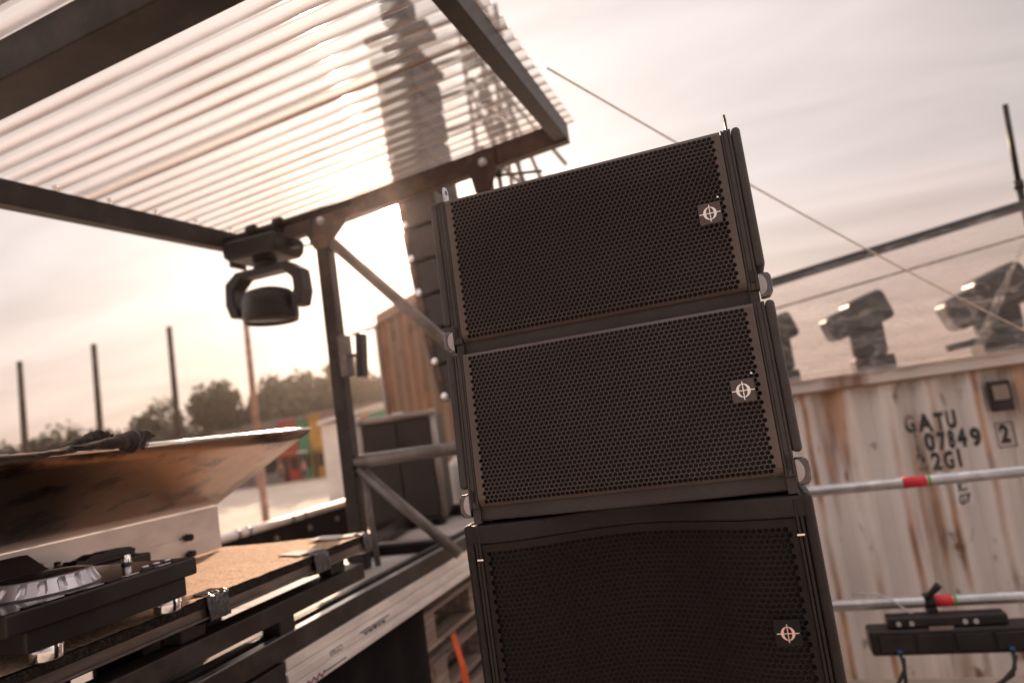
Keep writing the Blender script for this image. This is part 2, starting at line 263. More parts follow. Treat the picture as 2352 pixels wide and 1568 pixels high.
# ------------------------------------------------------------------ mesh helpers
class MB:
    def __init__(s): s.b = bmesh.new()
    def box(s, lo, hi, rot=None, piv=None):
        lo, hi = Vector(lo), Vector(hi); c = (lo+hi)/2; d = hi-lo
        r = bmesh.ops.create_cube(s.b, size=1.0)['verts']
        bmesh.ops.scale(s.b, vec=d, verts=r); bmesh.ops.translate(s.b, vec=c, verts=r)
        if rot is not None: bmesh.ops.rotate(s.b, cent=Vector(piv) if piv is not None else c, matrix=rot, verts=r)
        return s
    def tube(s, p, q, r, r2=None, seg=16, cap=True):
        p, q = Vector(p), Vector(q); d = q-p; r2 = r if r2 is None else r2
        v = bmesh.ops.create_cone(s.b, cap_ends=cap, segments=seg, radius1=r, radius2=r2, depth=d.length)
        mt = Matrix.Translation((p+q)/2) @ d.to_track_quat('Z', 'Y').to_matrix().to_4x4()
        bmesh.ops.transform(s.b, matrix=mt, verts=v['verts'])
        for f in {f for x in v['verts'] for f in x.link_faces}: f.smooth = len(f.verts) == 4
        return s
    def bar(s, p, q, wx, wz):                 # rectangular bar between two points
        p, q = Vector(p), Vector(q); d = q-p
        r = bmesh.ops.create_cube(s.b, size=1.0)['verts']
        bmesh.ops.scale(s.b, vec=(wx, wz, d.length), verts=r)
        bmesh.ops.transform(s.b, matrix=Matrix.Translation((p+q)/2) @ d.to_track_quat('Z', 'Y').to_matrix().to_4x4(), verts=r)
        return s
    def path(s, pts, r, seg=10):
        pts = [Vector(p) for p in pts]; rings = []
        up = Vector((0.13, 0.2, 1)).normalized()
        for i, p in enumerate(pts):
            d = (pts[min(i+1, len(pts)-1)]-pts[max(i-1, 0)]).normalized()
            a = d.cross(up).normalized(); b = d.cross(a)
            rr = r(i/(len(pts)-1)) if callable(r) else r
            rings.append([s.b.verts.new(p+a*math.cos(t*2*PI/seg)*rr+b*math.sin(t*2*PI/seg)*rr) for t in range(seg)])
        for A, B in zip(rings, rings[1:]):
            for t in range(seg):
                f = s.b.faces.new((A[t], A[(t+1) % seg], B[(t+1) % seg], B[t])); f.smooth = True
        s.b.faces.new(rings[0]); s.b.faces.new(rings[-1][::-1]); return s
    def lathe(s, prof, org, axis=(0, 0, 1), seg=40):
        org = Vector(org); M = Matrix.Translation(org) @ Vector(axis).to_track_quat('Z', 'Y').to_matrix().to_4x4()
        rings = [[s.b.verts.new(M @ Vector((max(r, 1e-4)*math.cos(t*2*PI/seg), max(r, 1e-4)*math.sin(t*2*PI/seg), z))) for t in range(seg)] for r, z in prof]
        for A, B in zip(rings, rings[1:]):
            for t in range(seg):
                f = s.b.faces.new((A[t], A[(t+1) % seg], B[(t+1) % seg], B[t])); f.smooth = True
        s.b.faces.new(rings[0][::-1]); s.b.faces.new(rings[-1]); return s
    def prism(s, pts, ext):                   # closed outline (3D points) extruded by a vector
        a = [s.b.verts.new(Vector(p)) for p in pts]; e = Vector(ext); b = [s.b.verts.new(Vector(p)+e) for p in pts]
        s.b.faces.new(a); s.b.faces.new(b[::-1])
        for i in range(len(a)):
            j = (i+1) % len(a); s.b.faces.new((a[i], b[i], b[j], a[j]))
        return s
    def grid(s, fn, nu, nv, smooth=True):
        g = [[s.b.verts.new(fn(i/nu, j/nv)) for j in range(nv+1)] for i in range(nu+1)]
        for i in range(nu):
            for j in range(nv):
                f = s.b.faces.new((g[i][j], g[i+1][j], g[i+1][j+1], g[i][j+1])); f.smooth = smooth
        return s
    def sphere(s, c, r, sc=(1, 1, 1), seg=16):
        v = bmesh.ops.create_uvsphere(s.b, u_segments=seg, v_segments=seg//2+2, radius=r)['verts']
        bmesh.ops.scale(s.b, vec=sc, verts=v); bmesh.ops.translate(s.b, vec=c, verts=v)
        for f in {f for x in v for f in x.link_faces}: f.smooth = True
        return s
    def build(s, name, mat, parent=None, bevel=0.0, seg=2, thick=0.0, normals=True):
        if normals: bmesh.ops.recalc_face_normals(s.b, faces=s.b.faces)
        me = bpy.data.meshes.new(name); s.b.to_mesh(me); s.b.free(); me.materials.append(mat)
        o = bpy.data.objects.new(name, me); COL.objects.link(o)
        if parent is not None:
            o.parent = parent
            wm = Matrix.Identity(4); p = parent; ch = []
            while p is not None: ch.append(p); p = p.parent
            for p in reversed(ch): wm = wm @ p.matrix_parent_inverse @ p.matrix_basis
            o.matrix_parent_inverse = wm.inverted() if not getattr(s, 'local', False) else Matrix.Identity(4)
        if thick:
            md = o.modifiers.new('solid', 'SOLIDIFY'); md.thickness = thick; md.offset = 0
        if bevel:
            md = o.modifiers.new('bevel', 'BEVEL'); md.width = bevel; md.segments = seg; md.limit_method = 'ANGLE'; md.angle_limit = math.radians(40)
        return o
class LB(MB):                                  # mesh given in its parent's own coordinates
    local = True
def tag(o, label=None, cat=None, group=None, kind=None):
    for k, v in (('label', label), ('category', cat), ('group', group), ('kind', kind)):
        if v: o[k] = v
    return o
def thing(name, label, cat, loc=(0, 0, 0), rot=(0, 0, 0), group=None):
    o = bpy.data.objects.new(name, None); COL.objects.link(o); o.location = loc; o.rotation_euler = rot
    o.empty_display_size = 0.1
    return tag(o, label, cat, group)
def copy_tree(o, parent=None):
    c = o.copy(); COL.objects.link(c)
    if parent is not None: c.parent = parent
    for ch in list(o.children): copy_tree(ch, c)
    return c
def fbm(p, o=4): return noise.fractal(Vector(p), 1.0, 2.0, o)
def text_mesh(body, size, bold=0.0, sx=1.0):
    cu = bpy.data.curves.new('lettering', 'FONT'); cu.body = body; cu.size = size; cu.align_x = 'CENTER'; cu.align_y = 'CENTER'
    o = bpy.data.objects.new('lettering', cu); COL.objects.link(o)
    for k in (1.0, 0.92, 0.8, 0.65, 0.5, 0.3, 0.0):   # a heavy outline can fill badly: step down until it closes
        cu.offset = bold*k; dg = bpy.context.evaluated_depsgraph_get(); dg.update(); me = bpy.data.meshes.new_from_object(o.evaluated_get(dg))
        if len(me.polygons) >= len(me.vertices)-4*len(body): break
    b = bmesh.new(); b.from_mesh(me); bmesh.ops.scale(b, vec=(sx, 1, 1), verts=b.verts)
    bpy.data.objects.remove(o); bpy.data.curves.remove(cu); bpy.data.meshes.remove(me)
    return b

# ------------------------------------------------------------------ setting: ground and stage floor
GZ = -0.1
g = MB(); g.grid(lambda u, v: Vector(((u-0.5)*1600, (v-0.35)*1600, GZ)), 8, 8, False)
tag(g.build('ground', SAND), kind='structure')
f = MB(); f.box((-1.30, 0.55, 0.88), (2.6, 4.1, 1.0)); f.box((-1.25, 0.6, GZ), (-1.15, 0.7, 0.88)); f.box((2.4, 3.9, GZ), (2.5, 4.0, 0.88)); f.box((-1.25, 3.9, GZ), (-1.15, 4.0, 0.88)); f.box((2.4, 0.6, GZ), (2.5, 0.7, 0.88))
tag(f.build('stage_floor', PLY), kind='structure')

# ------------------------------------------------------------------ speaker stack
def hexgrille(mb, x0, x1, z0, z1, pitch, web, y=0.0, depth=0.0016, prof=None, marg=0.004, mx=0.006, fold=0):
    """perforated sheet: every hexagonal hole is cut in its own brick of metal"""
    b = mb.b; P = (lambda x: 0.0) if prof is None else prof
    h = pitch*0.8660254; r = (pitch/2-web/2)/0.8660254
    V = lambda x, z, d=0.0: b.verts.new((x, y+d+P(x), z))
    rows = int((z1-z0-2*marg)/h); zs = z0+((z1-z0)-rows*h)/2
    cols = int((x1-x0-2*mx)/pitch-0.5); xs = x0+((x1-x0)-(cols+0.5)*pitch)/2
    def quad(a, c, e, f):
        m = max(1, int(abs(c[0]-a[0])/0.03)) if prof else 1
        for i in range(m):
            xa = a[0]+(c[0]-a[0])*i/m; xb = a[0]+(c[0]-a[0])*(i+1)/m
            b.faces.new((V(xa, a[1]), V(xb, a[1]), V(xb, e[1]), V(xa, e[1])))
    quad((x0, z0), (x1, z0), (x1, zs), (x0, zs)); quad((x0, zs+rows*h), (x1, zs+rows*h), (x1, z1), (x0, z1))
    for j in range(rows):
        ox = xs+(pitch/2 if j % 2 else 0); za, zb = zs+j*h, zs+(j+1)*h
        quad((x0, za), (ox, za), (ox, zb), (x0, zb)); quad((ox+cols*pitch, za), (x1, za), (x1, zb), (ox+cols*pitch, zb))
        for i in range(cols):
            cx = ox+(i+0.5)*pitch; cz = (za+zb)/2
            O = [(cx, zb+0), (ox+(i+1)*pitch, zb), (ox+(i+1)*pitch, za), (cx, za), (ox+i*pitch, za), (ox+i*pitch, zb)]
            H = [(cx+r*math.sin(k*PI/3), cz+r*math.cos(k*PI/3)) for k in range(6)]
            ov = [V(*p) for p in O]; hv = [V(*p) for p in H]; hb = [V(p[0], p[1], depth) for p in H]
            for k in range(6):
                l = (k+1) % 6
                b.faces.new((ov[k], ov[l], hv[l], hv[k])); b.faces.new((hv[k], hv[l], hb[l], hb[k]))
    if fold:                                   # the sheet rolls back along its lower and upper edge
        for v in b.verts:
            if v.co.z < 0.022: v.co.y += (0.022-v.co.z)**2*24
            if v.co.z > fold-0.006: v.co.y += (v.co.z-fold+0.006)**2*40
    return mb
def emblem(mb, cx, cz, y, s=1.0):
    """ring that is thick at the sides and thin above and below, crossed by two fine lines"""
    b = mb.b; n = 48; t = 0.0006
    def P(rx, rz, k, d): return b.verts.new((cx+rx*s*math.cos(k*2*PI/n), y+d, cz+rz*s*math.sin(k*2*PI/n)))
    for k in range(n):
        o = [P(0.0112, 0.0112, k, -t), P(0.0112, 0.0112, k+1, -t)]; i = [P(0.0064, 0.0101, k+1, -t), P(0.0064, 0.0101, k, -t)]
        b.faces.new(o+i)
    mb.box((cx-0.0175*s, y-t*1.4, cz-0.0008*s), (cx+0.0175*s, y-t*0.9, cz+0.0008*s))
    mb.box((cx-0.0008*s, y-t*1.5, cz-0.0148*s), (cx+0.0008*s, y-t*0.8, cz+0.0148*s))
    return mb
HB = 0.298
def loudspeaker(label):
    t = thing('loudspeaker', label, 'speaker', group='stacked line array speakers')
    c = LB(); pts = [(-0.296, 0.012, 0.006), (0.296, 0.012, 0.006), (0.262, 0.40, 0.03), (-0.262, 0.40, 0.03)]
    tp = [(-0.296, 0.012, HB+0.0005), (0.296, 0.012, HB+0.0005), (0.262, 0.40, HB-0.03), (-0.262, 0.40, HB-0.03)]
    a = [c.b.verts.new(p) for p in pts]; d = [c.b.verts.new(p) for p in tp]
    c.b.faces.new(a); c.b.faces.new(d)
    for i in range(4): c.b.faces.new((a[i], a[(i+1) % 4], d[(i+1) % 4], d[i]))
    c.box((-0.285, 0.016, -0.028), (0.285, 0.36, 0.01))
    c.build('cabinet', BLK_TEX, t, 0.004)
    gl_ = hexgrille(LB(), -0.2785, 0.2785, 0.0, HB+0.001, 0.0090, 0.00105, y=-0.001, marg=0.0015, mx=0.007, fold=HB).build('grille', GRILLE, t, normals=False)
    LB().box((-0.277, 0.0105, 0.004), (0.277, 0.0118, HB+0.0002)).build('foam', FOAM, t)
    for s in (-1, 1):
        r = LB(); xs = sorted((s*0.2798, s*0.2978)); r.box((xs[0], 0.003, -0.004), (xs[1], 0.03, HB+0.001))
        xs = sorted((s*0.2798, s*0.296)); r.box((xs[0], 0.008, -0.032), (xs[1], 0.05, -0.0042))
        for x0, x1 in ((0.2800, 0.2836), (0.2844, 0.2922), (0.2930, 0.2978)):
            xs = sorted((s*x0, s*x1)); r.box((xs[0], 0.0, -0.003), (xs[1], 0.0028, HB+0.002))
        r.build('side_rail', BLK_SAT, t, 0.0006, 1)
        sp = LB(); xs = sorted((s*0.2985, s*0.3145)); sp.box((xs[0], -0.004, 0.036), (xs[1], 0.17, HB+0.003)); xs = sorted((s*0.280, s*0.306)); sp.box((xs[0], 0.16, 0.036), (xs[1], 0.39, HB-0.01))
        sp.build('side_panel', BLK_TEX, t, 0.0075, 4)
        k = LB(); k.prism([(s*x, 0.004, z_) for x, z_ in ((0.2985, -0.019), (0.314, -0.018), (0.3195, -0.010), (0.3212, 0.006), (0.3200, 0.020), (0.3165, 0.026), (0.2985, 0.027))], (0, 0.026, 0))
        pn = k.build('rigging_plate', CHROME_DK, t, 0.003, 3)
        k = LB(); k.prism([(s*(0.2985+0.0130*math.cos(q)), 0.0022, 0.005+0.019*math.sin(q)) for q in [(-0.5+i/12)*PI for i in range(13)]], (0, 0.002, 0)); k.build('reflection_disc', STEEL_PL, pn, 0.0005, 1)  # bright half-disc standing in for a reflection on the chrome
        LB().box((s*0.289-0.0035, -0.004, 0.010), (s*0.289+0.0035, 0.004, 0.032)).build('latch', BLACK, t, 0.001, 1)
    bd = LB().box((0.2175, -0.005, 0.130), (0.2575, -0.0012, 0.170)).build('badge', BADGE, t, 0.0006, 1)
    emblem(LB(), 0.2375, 0.150, -0.0052, 1.08).build('emblem', WHITE_INK, bd, normals=False)
    LB().lathe([(0.0, 0), (0.0022, 0), (0.0022, 0.0012), (0.0, 0.0014)], (0.2555, -0.0016, 0.178), (0, -1, 0), 12).build('screw', CHROME, t)
    return t
s1 = loudspeaker('black perforated speaker at the top of the stack, metal lugs on its roof')
s2 = copy_tree(s1); s2['label'] = 'middle black perforated speaker, between the topmost one and the tall cabinet'
s1.location = (-0.2415, 1.2985, 2.766); s1.rotation_euler = (-math.atan2(0.0095, 0.30), 0, 0)
s2.location = (-0.2390, 1.262, 2.440); s2.rotation_euler = (-math.atan2(0.022, 0.30), 0, 0)
for s in (-1, 1):                               # flat lugs with an eye, on the top speaker only
    n = 14; x = s*0.2935; ol = []
    for k in range(n+1):
        a_ = PI*k/n; ol.append((x-0.002, 0.045+0.013*math.cos(a_), HB+0.036+0.013*math.sin(a_)))
    lug = LB(); lug.prism([(x-0.002, 0.058, HB-0.01)]+ol+[(x-0.002, 0.032, HB-0.01)], (0.004, 0, 0))
    lg = lug.build('rigging_lug', STEEL_TUBE if s < 0 else BLK_SAT, s1, 0.0008, 1)
    LB().lathe([(0, 0), (0.005, 0), (0.005, 0.0052), (0, 0.0052)], (x-0.0026, 0.045, HB+0.036), (1, 0, 0), 16).build('eye', RUBBER, lg)

def wave(x): return 0.038*(1+math.cos(PI*x/0.262)) if abs(x) < 0.262 else 0.0
t = thing('bass_cabinet', 'tall black cabinet with a wavy recessed grille at the foot of the stack', 'speaker', (-0.240, 1.262, 1.66))
HC = 0.745
cb = LB(); N_ = 40; prof = [(-0.312+0.624*i/N_, 0) for i in range(N_+1)]
front = [(x, wave(x), 0.0) for x, _ in prof]
cb.prism(front+[(0.29, 0.50, 0.0), (-0.29, 0.50, 0.0)], (0, 0, 0.01))
cb.prism([(x, y, HC-0.036) for x, y, _ in front]+[(0.29, 0.50, HC-0.036), (-0.29, 0.50, HC-0.036)], (0, 0, 0.036))
cb.prism([(x, y+0.02, 0.008) for x, y, _ in front]+[(0.288, 0.498, 0.008), (-0.288, 0.498, 0.008)], (0, 0, HC-0.042))
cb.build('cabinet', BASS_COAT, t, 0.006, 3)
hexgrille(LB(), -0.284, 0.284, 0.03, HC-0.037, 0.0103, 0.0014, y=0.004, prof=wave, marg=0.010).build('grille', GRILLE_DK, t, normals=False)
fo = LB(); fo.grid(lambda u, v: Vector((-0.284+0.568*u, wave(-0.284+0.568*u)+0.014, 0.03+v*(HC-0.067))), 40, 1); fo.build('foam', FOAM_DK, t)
for s in (-1, 1):
    r = LB()
    for x0, x1, y in ((0.2845, 0.2900, -0.001), (0.2912, 0.2975, 0.001)):
        xs = sorted((s*x0, s*x1)); r.box((xs[0], y, 0.0), (xs[1], 0.03, HC-0.004))
    r.build('side_rail', BLACK, t, 0.001, 1)
    sp = LB(); xs = sorted((s*0.2985, s*0.3165)); sp.box((xs[0], -0.003, 0.0), (xs[1], 0.30, HC+0.003)); sp.build('side_panel', BASS_COAT, t, 0.010, 4)
    LB().box((s*0.288-0.006, -0.0035, HC-0.065), (s*0.288+0.006, -0.0015, HC-0.062)).build('latch', CHROME, t)
bd = LB().box((0.219, -0.002, 0.503), (0.261, 0.0034, 0.545)).build('badge', FOAM_DK, t, 0.0006, 1)
emblem(LB(), 0.240, 0.524, -0.0022, 1.0).build('emblem', PINK_INK, bd, normals=False)
t = thing('subwoofer', 'black bass box under the tall cabinet, standing on the floor', 'speaker', (-0.240, 1.27, 1.0))
LB().box((-0.33, 0, 0.02), (0.33, 0.55, 0.658)).build('cabinet', BLK_TEX, t, 0.01)
hexgrille(LB(), -0.29, 0.29, 0.05, 0.63, 0.024, 0.004, y=-0.003).build('grille', GRILLE, t, normals=False)
for sx in (-0.26, 0.26):
    for sy in (0.06, 0.48): LB().tube((sx, sy, 0), (sx, sy, 0.03), 0.03).build('foot', RUBBER, t)

# ------------------------------------------------------------------ canopy
RX0, RX1 = -2.235, -0.524
def rz(x, y=2.8): return 3.815+0.085*(x+0.55)+0.045*(y-2.8)
t = canopy = thing('canopy', 'lean-to canopy of dark steel beams with clear corrugated roof sheets', 'canopy', (-1.35, 2.8, 2.02))
def slope_box(x0, x1, y0, y1, dz0, dz1):
    m = MB(); vs_ = []
    for x, y, d in ((x0, y0, dz0), (x1, y0, dz0), (x1, y1, dz0), (x0, y1, dz0)): vs_.append(m.b.verts.new((x, y, rz(x, y)+d)))
    for x, y, d in ((x0, y0, dz1), (x1, y0, dz1), (x1, y1, dz1), (x0, y1, dz1)): vs_.append(m.b.verts.new((x, y, rz(x, y)+d)))
    for q in ((0, 1, 2, 3), (4, 5, 6, 7), (0, 1, 5, 4), (1, 2, 6, 5), (2, 3, 7, 6), (3, 0, 4, 7)): m.b.faces.new([vs_[i] for i in q])
    return m
slope_box(RX0, RX1, 2.80, 2.86, -0.092, 0.0).build('beam', STEEL_BR, t, 0.004)
slope_box(RX0, RX0+0.05, -0.7, 2.799, -0.088, 0.0).build('beam', STEEL_DK, t, 0.004)
slope_box(RX1-0.055, RX1, -0.7, 2.799, -0.085, 0.0).build('beam', STEEL_DK, t, 0.004)
slope_box(RX0+0.051, RX1-0.056, 1.13, 1.25, -0.10, 0.0).build('beam', STEEL_DK, t, 0.004)
slope_box(RX0+0.051, RX1-0.056, -0.7, -0.6, -0.10, 0.0).build('beam', STEEL_DK, t, 0.004)
PITCH, AMP = 0.076, 0.009
def roof_panel(y0, y1, lift):
    m = MB(); nv = int((y1-y0)/PITCH*10)
    def fn(u, v):
        x = RX0-0.03+u*(RX1-RX0+0.06); y = y0+v*(y1-y0)
        return Vector((x, y, rz(x, y)+0.0095+lift+AMP*math.sin(2*PI*y/PITCH)+0.0025*fbm((x*1.3, y*1.1, 2))))
    return m.grid(fn, 14, nv).build('roof_sheet', ROOF_SHEET, t)
roof_panel(-0.75, 0.15, 0.0025); roof_panel(0.06, 1.06, 0.0); roof_panel(0.985, 1.96, 0.0025); roof_panel(1.885, 2.885, 0.0)
def screws(x, ys):
    for y in ys:
        m = MB(); m.tube((x, y, rz(x, y)-0.004), (x, y, rz(x, y)+0.034), 0.0035, seg=8); m.tube((x, y, rz(x, y)+0.024), (x, y, rz(x, y)+0.03), 0.009, seg=8)
        m.build('roof_screw', STEEL_TUBE, t)
screws(RX0+0.025, [0.9+0.228*k for k in range(9)]); screws(RX1-0.02, [0.95+0.152*k for k in range(13)])
for xc in (-1.767, -0.925):
    MB().box((xc-0.034, 2.8, 2.022), (xc+0.034, 2.86, rz(xc)-0.093)).build('post', STEEL_DK if xc < -1 else STEEL_BR, t, 0.004)
    gp = MB(); zt = rz(xc)-0.07
    k = 1.0 if xc < -1.5 else 0.35
    gp.prism([(xc-0.036-0.07*k, 2.790, zt+0.05), (xc+0.036+0.11*k, 2.790, zt+0.06), (xc+0.036+0.11*k, 2.790, zt-0.03), (xc+0.036+0.01*k, 2.790, zt-0.12), (xc-0.036, 2.790, zt-0.12), (xc-0.036-0.03*k, 2.790, zt-0.05)], (0, 0.008, 0))
    gp.build('gusset', STEEL_BR, t)
    MB().lathe([(0, 0), (0.019, 0), (0.021, 0.005), (0.012, 0.006), (0.012, 0.012), (0, 0.013)], (xc+0.018, 2.789, rz(xc)-0.062), (0, -1, 0), 16).build('bolt', STEEL_TUBE, t)
MB().tube((-1.725, 2.83, 3.545), (-0.965, 2.83, 2.70), 0.027).build('brace', TUBE_GREY, t)
MB().tube((-1.733, 2.83, 2.505), (-0.96, 2.83, 2.505), 0.030).build('cross_tube', TUBE_GREY, t)
MB().tube((-1.725, 2.83, 2.47), (-1.28, 2.83, 2.05), 0.024).build('brace', TUBE_GREY, t)
MB().tube((-1.705, 2.83, 2.46), (-1.685, 2.83, 2.03), 0.014).build('stay', TUBE_GREY, t)
MB().tube((-0.89, 2.83, 3.665), (-0.66, 2.83, 3.632), 0.007, seg=8).build('stay', TUBE_GREY, t)
jb = MB(); jb.box((-1.735, 2.79, 2.90), (-1.70, 2.85, 3.09)); jb.build('bracket', TUBE_GREY, t)
MB().box((-1.655, 2.80, 2.885), (-1.625, 2.86, 3.09), Matrix.Rotation(0.10, 3, 'Y')).build('junction_box', BLACK, t, 0.004)
MB().box((-1.70, 2.82, 2.985), (-1.645, 2.835, 3.0)).build('bracket', TUBE_GREY, t)
MB().tube((-2.19, 2.66, 3.622), (-1.50, 2.66, 3.648), 0.017).build('hanging_pipe', STEEL_DK, t)

# moving head light hanging under the canopy
t = thing('stage_light', 'black moving head light hanging under the canopy corner, lens facing down', 'stage light', (-1.985, 2.66, 3.62))
LX = -1.985; LY = 2.66
for s in (-1, 1):
    c_ = MB(); x = LX+s*0.075+0.02
    c_.lathe([(0.020, -0.018), (0.030, -0.018), (0.030, 0.018), (0.020, 0.018)], (x, LY, 3.637), (1, 0, 0), 18); c_.box((x-0.014, LY-0.014, 3.57), (x+0.014, LY+0.014, 3.615)); c_.tube((x, LY-0.06, 3.60), (x, LY-0.02, 3.60), 0.007, seg=8)
    c_.build('clamp', STEEL_DK, t)
ba = MB(); ba.prism([(LX-0.135, LY-0.11, 3.575), (LX-0.15, LY-0.11, 3.55), (LX-0.145, LY-0.11, 3.49), (LX-0.12, LY-0.11, 3.472), (LX+0.12, LY-0.11, 3.472), (LX+0.145, LY-0.11, 3.50), (LX+0.15, LY-0.11, 3.55), (LX+0.135, LY-0.11, 3.575)], (0, 0.22, 0))
base = ba.build('base', BLACK, t, 0.012, 3)
MB().box((LX+0.15, LY-0.03, 3.495), (LX+0.195, LY+0.02, 3.52)).build('handle', BLACK, base, 0.004)
MB().box((LX-0.165, LY-0.05, 3.46), (LX-0.151, LY+0.06, 3.57)).build('connector_plate', TUBE_GREY, base, 0.004)
MB().tube((LX, LY, 3.425), (LX, LY, 3.473), 0.055).build('swivel', BLACK, t)
yo = MB(); o1 = [(-0.190, 3.185), (-0.212, 3.26), (-0.205, 3.375), (-0.14, 3.427), (0.14, 3.427), (0.205, 3.375), (0.212, 3.26), (0.190, 3.185), (0.140, 3.185), (0.163, 3.28), (0.160, 3.335), (0.11, 3.388), (-0.11, 3.388), (-0.160, 3.335), (-0.163, 3.28), (-0.140, 3.185)]
yo.prism([(LX+x, LY-0.045, z) for x, z in o1], (0, 0.09, 0)); yo.build('yoke', BLACK, t, 0.008)
hd = MB(); hd.lathe([(0.0, 3.318), (0.055, 3.315), (0.10, 3.298), (0.119, 3.278), (0.124, 3.25), (0.126, 3.245), (0.126, 3.16), (0.122, 3.15), (0.122, 3.135), (0.112, 3.135), (0.110, 3.142), (0.0, 3.142)], (LX, LY, 0), (0, 0, 1), 40)
head = hd.build('head', BLACK, t)
MB().lathe([(0.0, 3.1405), (0.106, 3.1405), (0.106, 3.1418), (0.0, 3.1418)], (LX, LY, 0), (0, 0, 1), 32).build('lens', BLACK_GLOSS, head)
for s_ in (-1, 1): MB().tube((LX+s_*0.124, LY, 3.215), (LX+s_*0.165, LY, 3.215), 0.028, seg=16).build('pivot', BLACK, t)
c_ = MB(); c_.path([(LX-0.15, LY+0.03, 3.53), (LX-0.21, LY+0.03, 3.50), (LX-0.23, LY+0.02, 3.56), (LX-0.19, LY+0.01, 3.62), (LX-0.21, LY, 3.66)], 0.007, 8); c_.build('cable', RUBBER, t)
c_ = MB(); c_.path([(LX+0.14, LY+0.05, 3.53), (LX+0.22, LY+0.05, 3.52), (LX+0.24, LY+0.03, 3.58), (LX+0.27, LY, 3.64)], 0.006, 8); c_.build('cable', RUBBER, t)

for o in [c for c in t.children if c.name.split('.')[0] not in ('clamp', 'cable')]+[h for c in t.children for h in c.children]:
    for v in o.data.vertices: v.co.z = 3.578-(3.578-v.co.z)*0.87

# ------------------------------------------------------------------ guy rope
rp = MB(); A, B = Vector((-0.462, 2.30, 3.80)), Vector((2.02, 4.83, 2.34))
rp.path([A.lerp(B, k/12)+Vector((0, 0, -0.05*math.sin(PI*k/12))) for k in range(13)], 0.0036, 8)
tag(rp.build('guy_rope', ROPE), 'thin tan rope stretched from the canopy corner down across the sky', 'rope')

# ------------------------------------------------------------------ hanging line array and its tower
pts = [(-2.57, 6.6), (-2.555, 5.734), (-2.535, 4.898), (-2.485, 4.082), (-2.41, 3.288), (-2.33, 2.75)]
def left_x(z):
    for (xa, za), (xb, zb) in zip(pts, pts[1:]):
        if zb <= z <= za: return xa+(xb-xa)*(za-z)/(za-zb)
    return pts[-1][0]
def array_box():
    t = thing('array_speaker', 'dark line array box seen from its side in the long hanging column', 'speaker', group='line array boxes hanging behind the canopy')
    c = LB(); c.prism([(0, -0.30, -0.145), (0.36, -0.30, -0.125), (0.36, -0.30, 0.125), (0, -0.30, 0.145)], (0, 0.6, 0)); c.build('cabinet', BLK_SAT, t, 0.01)
    LB().box((-0.012, -0.27, -0.13), (-0.001, 0.27, 0.13)).build('grille', GRILLE, t, 0.003)
    LB().box((0.03, -0.312, -0.15), (0.07, -0.301, 0.15)).build('rigging_plate', STEEL_BR, t); LB().box((0.29, -0.312, -0.14), (0.33, -0.301, 0.14)).build('rigging_plate', STEEL_BR, t)
    LB().lathe([(0, 0), (0.030, 0), (0.026, 0.012), (0, 0.016)], (0.05, -0.312, -0.11), (0, -1, 0), 16).build('pin', CHROME, t)
    return t
z = 5.62; first = None; k = 0
while z > 2.85:
    o = array_box() if first is None else copy_tree(first)
    if first is None: first = o
    xa, xb = left_x(z+0.1), left_x(z-0.1)
    o.location = (left_x(z), 5.5, z); o.rotation_euler = (0, -math.atan2(xb-xa, 0.2), 0)
    z -= 0.297*math.cos(math.atan2(xb-xa, 0.2)); k += 1
t = thing('rigging_bumper', 'dark steel rigging frame with a motor hoist above the hanging speaker column', 'rigging frame', (-2.38, 5.5, 5.8))
MB().box((-2.60, 5.2, 5.80), (-2.14, 5.8, 5.87)).build('frame', STEEL_DK, t, 0.01)
MB().box((-2.52, 5.38, 6.28), (-2.26, 5.62, 6.50)).build('hoist', BLACK, t, 0.02); MB().box((-2.50, 5.38, 6.60), (-2.22, 5.62, 6.80)).build('hoist', BLACK, t, 0.02)
MB().tube((-2.39, 5.5, 5.85), (-2.39, 5.5, 6.29), 0.014).build('chain', STEEL_DK, t); MB().tube((-2.39, 5.5, 6.49), (-2.39, 5.5, 7.9), 0.014).build('chain', STEEL_DK, t)
MB().box((-2.72, 5.4, 6.14), (-2.10, 5.5, 6.20)).build('spreader', TUBE_GREY, t); MB().box((-2.55, 5.4, 6.02), (-2.05, 5.5, 6.07)).build('spreader', TUBE_GREY, t)
t = thing('scaffold_tower', 'tall scaffold tower of grey tubes seen behind the canopy roof', 'scaffold', (-1.7, 6.5, GZ))
for x, y in ((-2.06, 6.2), (-1.87, 6.2), (-2.10, 7.4), (-1.98, 7.4)):
    MB().tube((x, y, GZ), (x, y, 7.4), 0.026, seg=10).build('upright', TUBE_GREY, t)
for zz, xe in ((4.75, -1.36), (5.15, -1.52), (5.5, -1.66), (5.85, -1.80), (6.2, -1.83), (6.6, -1.84), (7.0, -1.84)):
    MB().tube((-2.40, 6.2, zz), (xe, 6.2, zz+0.03), 0.024, seg=10).build('ledger', TUBE_GREY, t)
    MB().tube((-2.30, 7.4, zz), (-1.94, 7.4, zz+0.03), 0.024, seg=10).build('ledger', TUBE_GREY, t)
    MB().tube((-1.98, 6.1, zz+0.05), (-1.98, 7.5, zz+0.05), 0.024, seg=10).build('ledger', TUBE_GREY, t)
for xa, za, xb, zb in ((-2.06, 4.4, -1.87, 5.2), (-1.87, 5.2, -2.06, 6.0), (-2.06, 6.0, -1.87, 6.8), (-1.86, 6.3, -1.40, 4.55), (-1.86, 5.7, -1.56, 4.55), (-1.86, 6.0, -1.20, 4.85)):
    MB().tube((xa, 6.17, za), (xb, 6.17, zb), 0.018, seg=8).build('brace', TUBE_GREY, t)
for x in (-1.36, -1.23): MB().tube((x, 6.15, 4.75), (x+0.24, 6.15, 4.05), 0.016, seg=8).build('stay', TUBE_GREY, t)
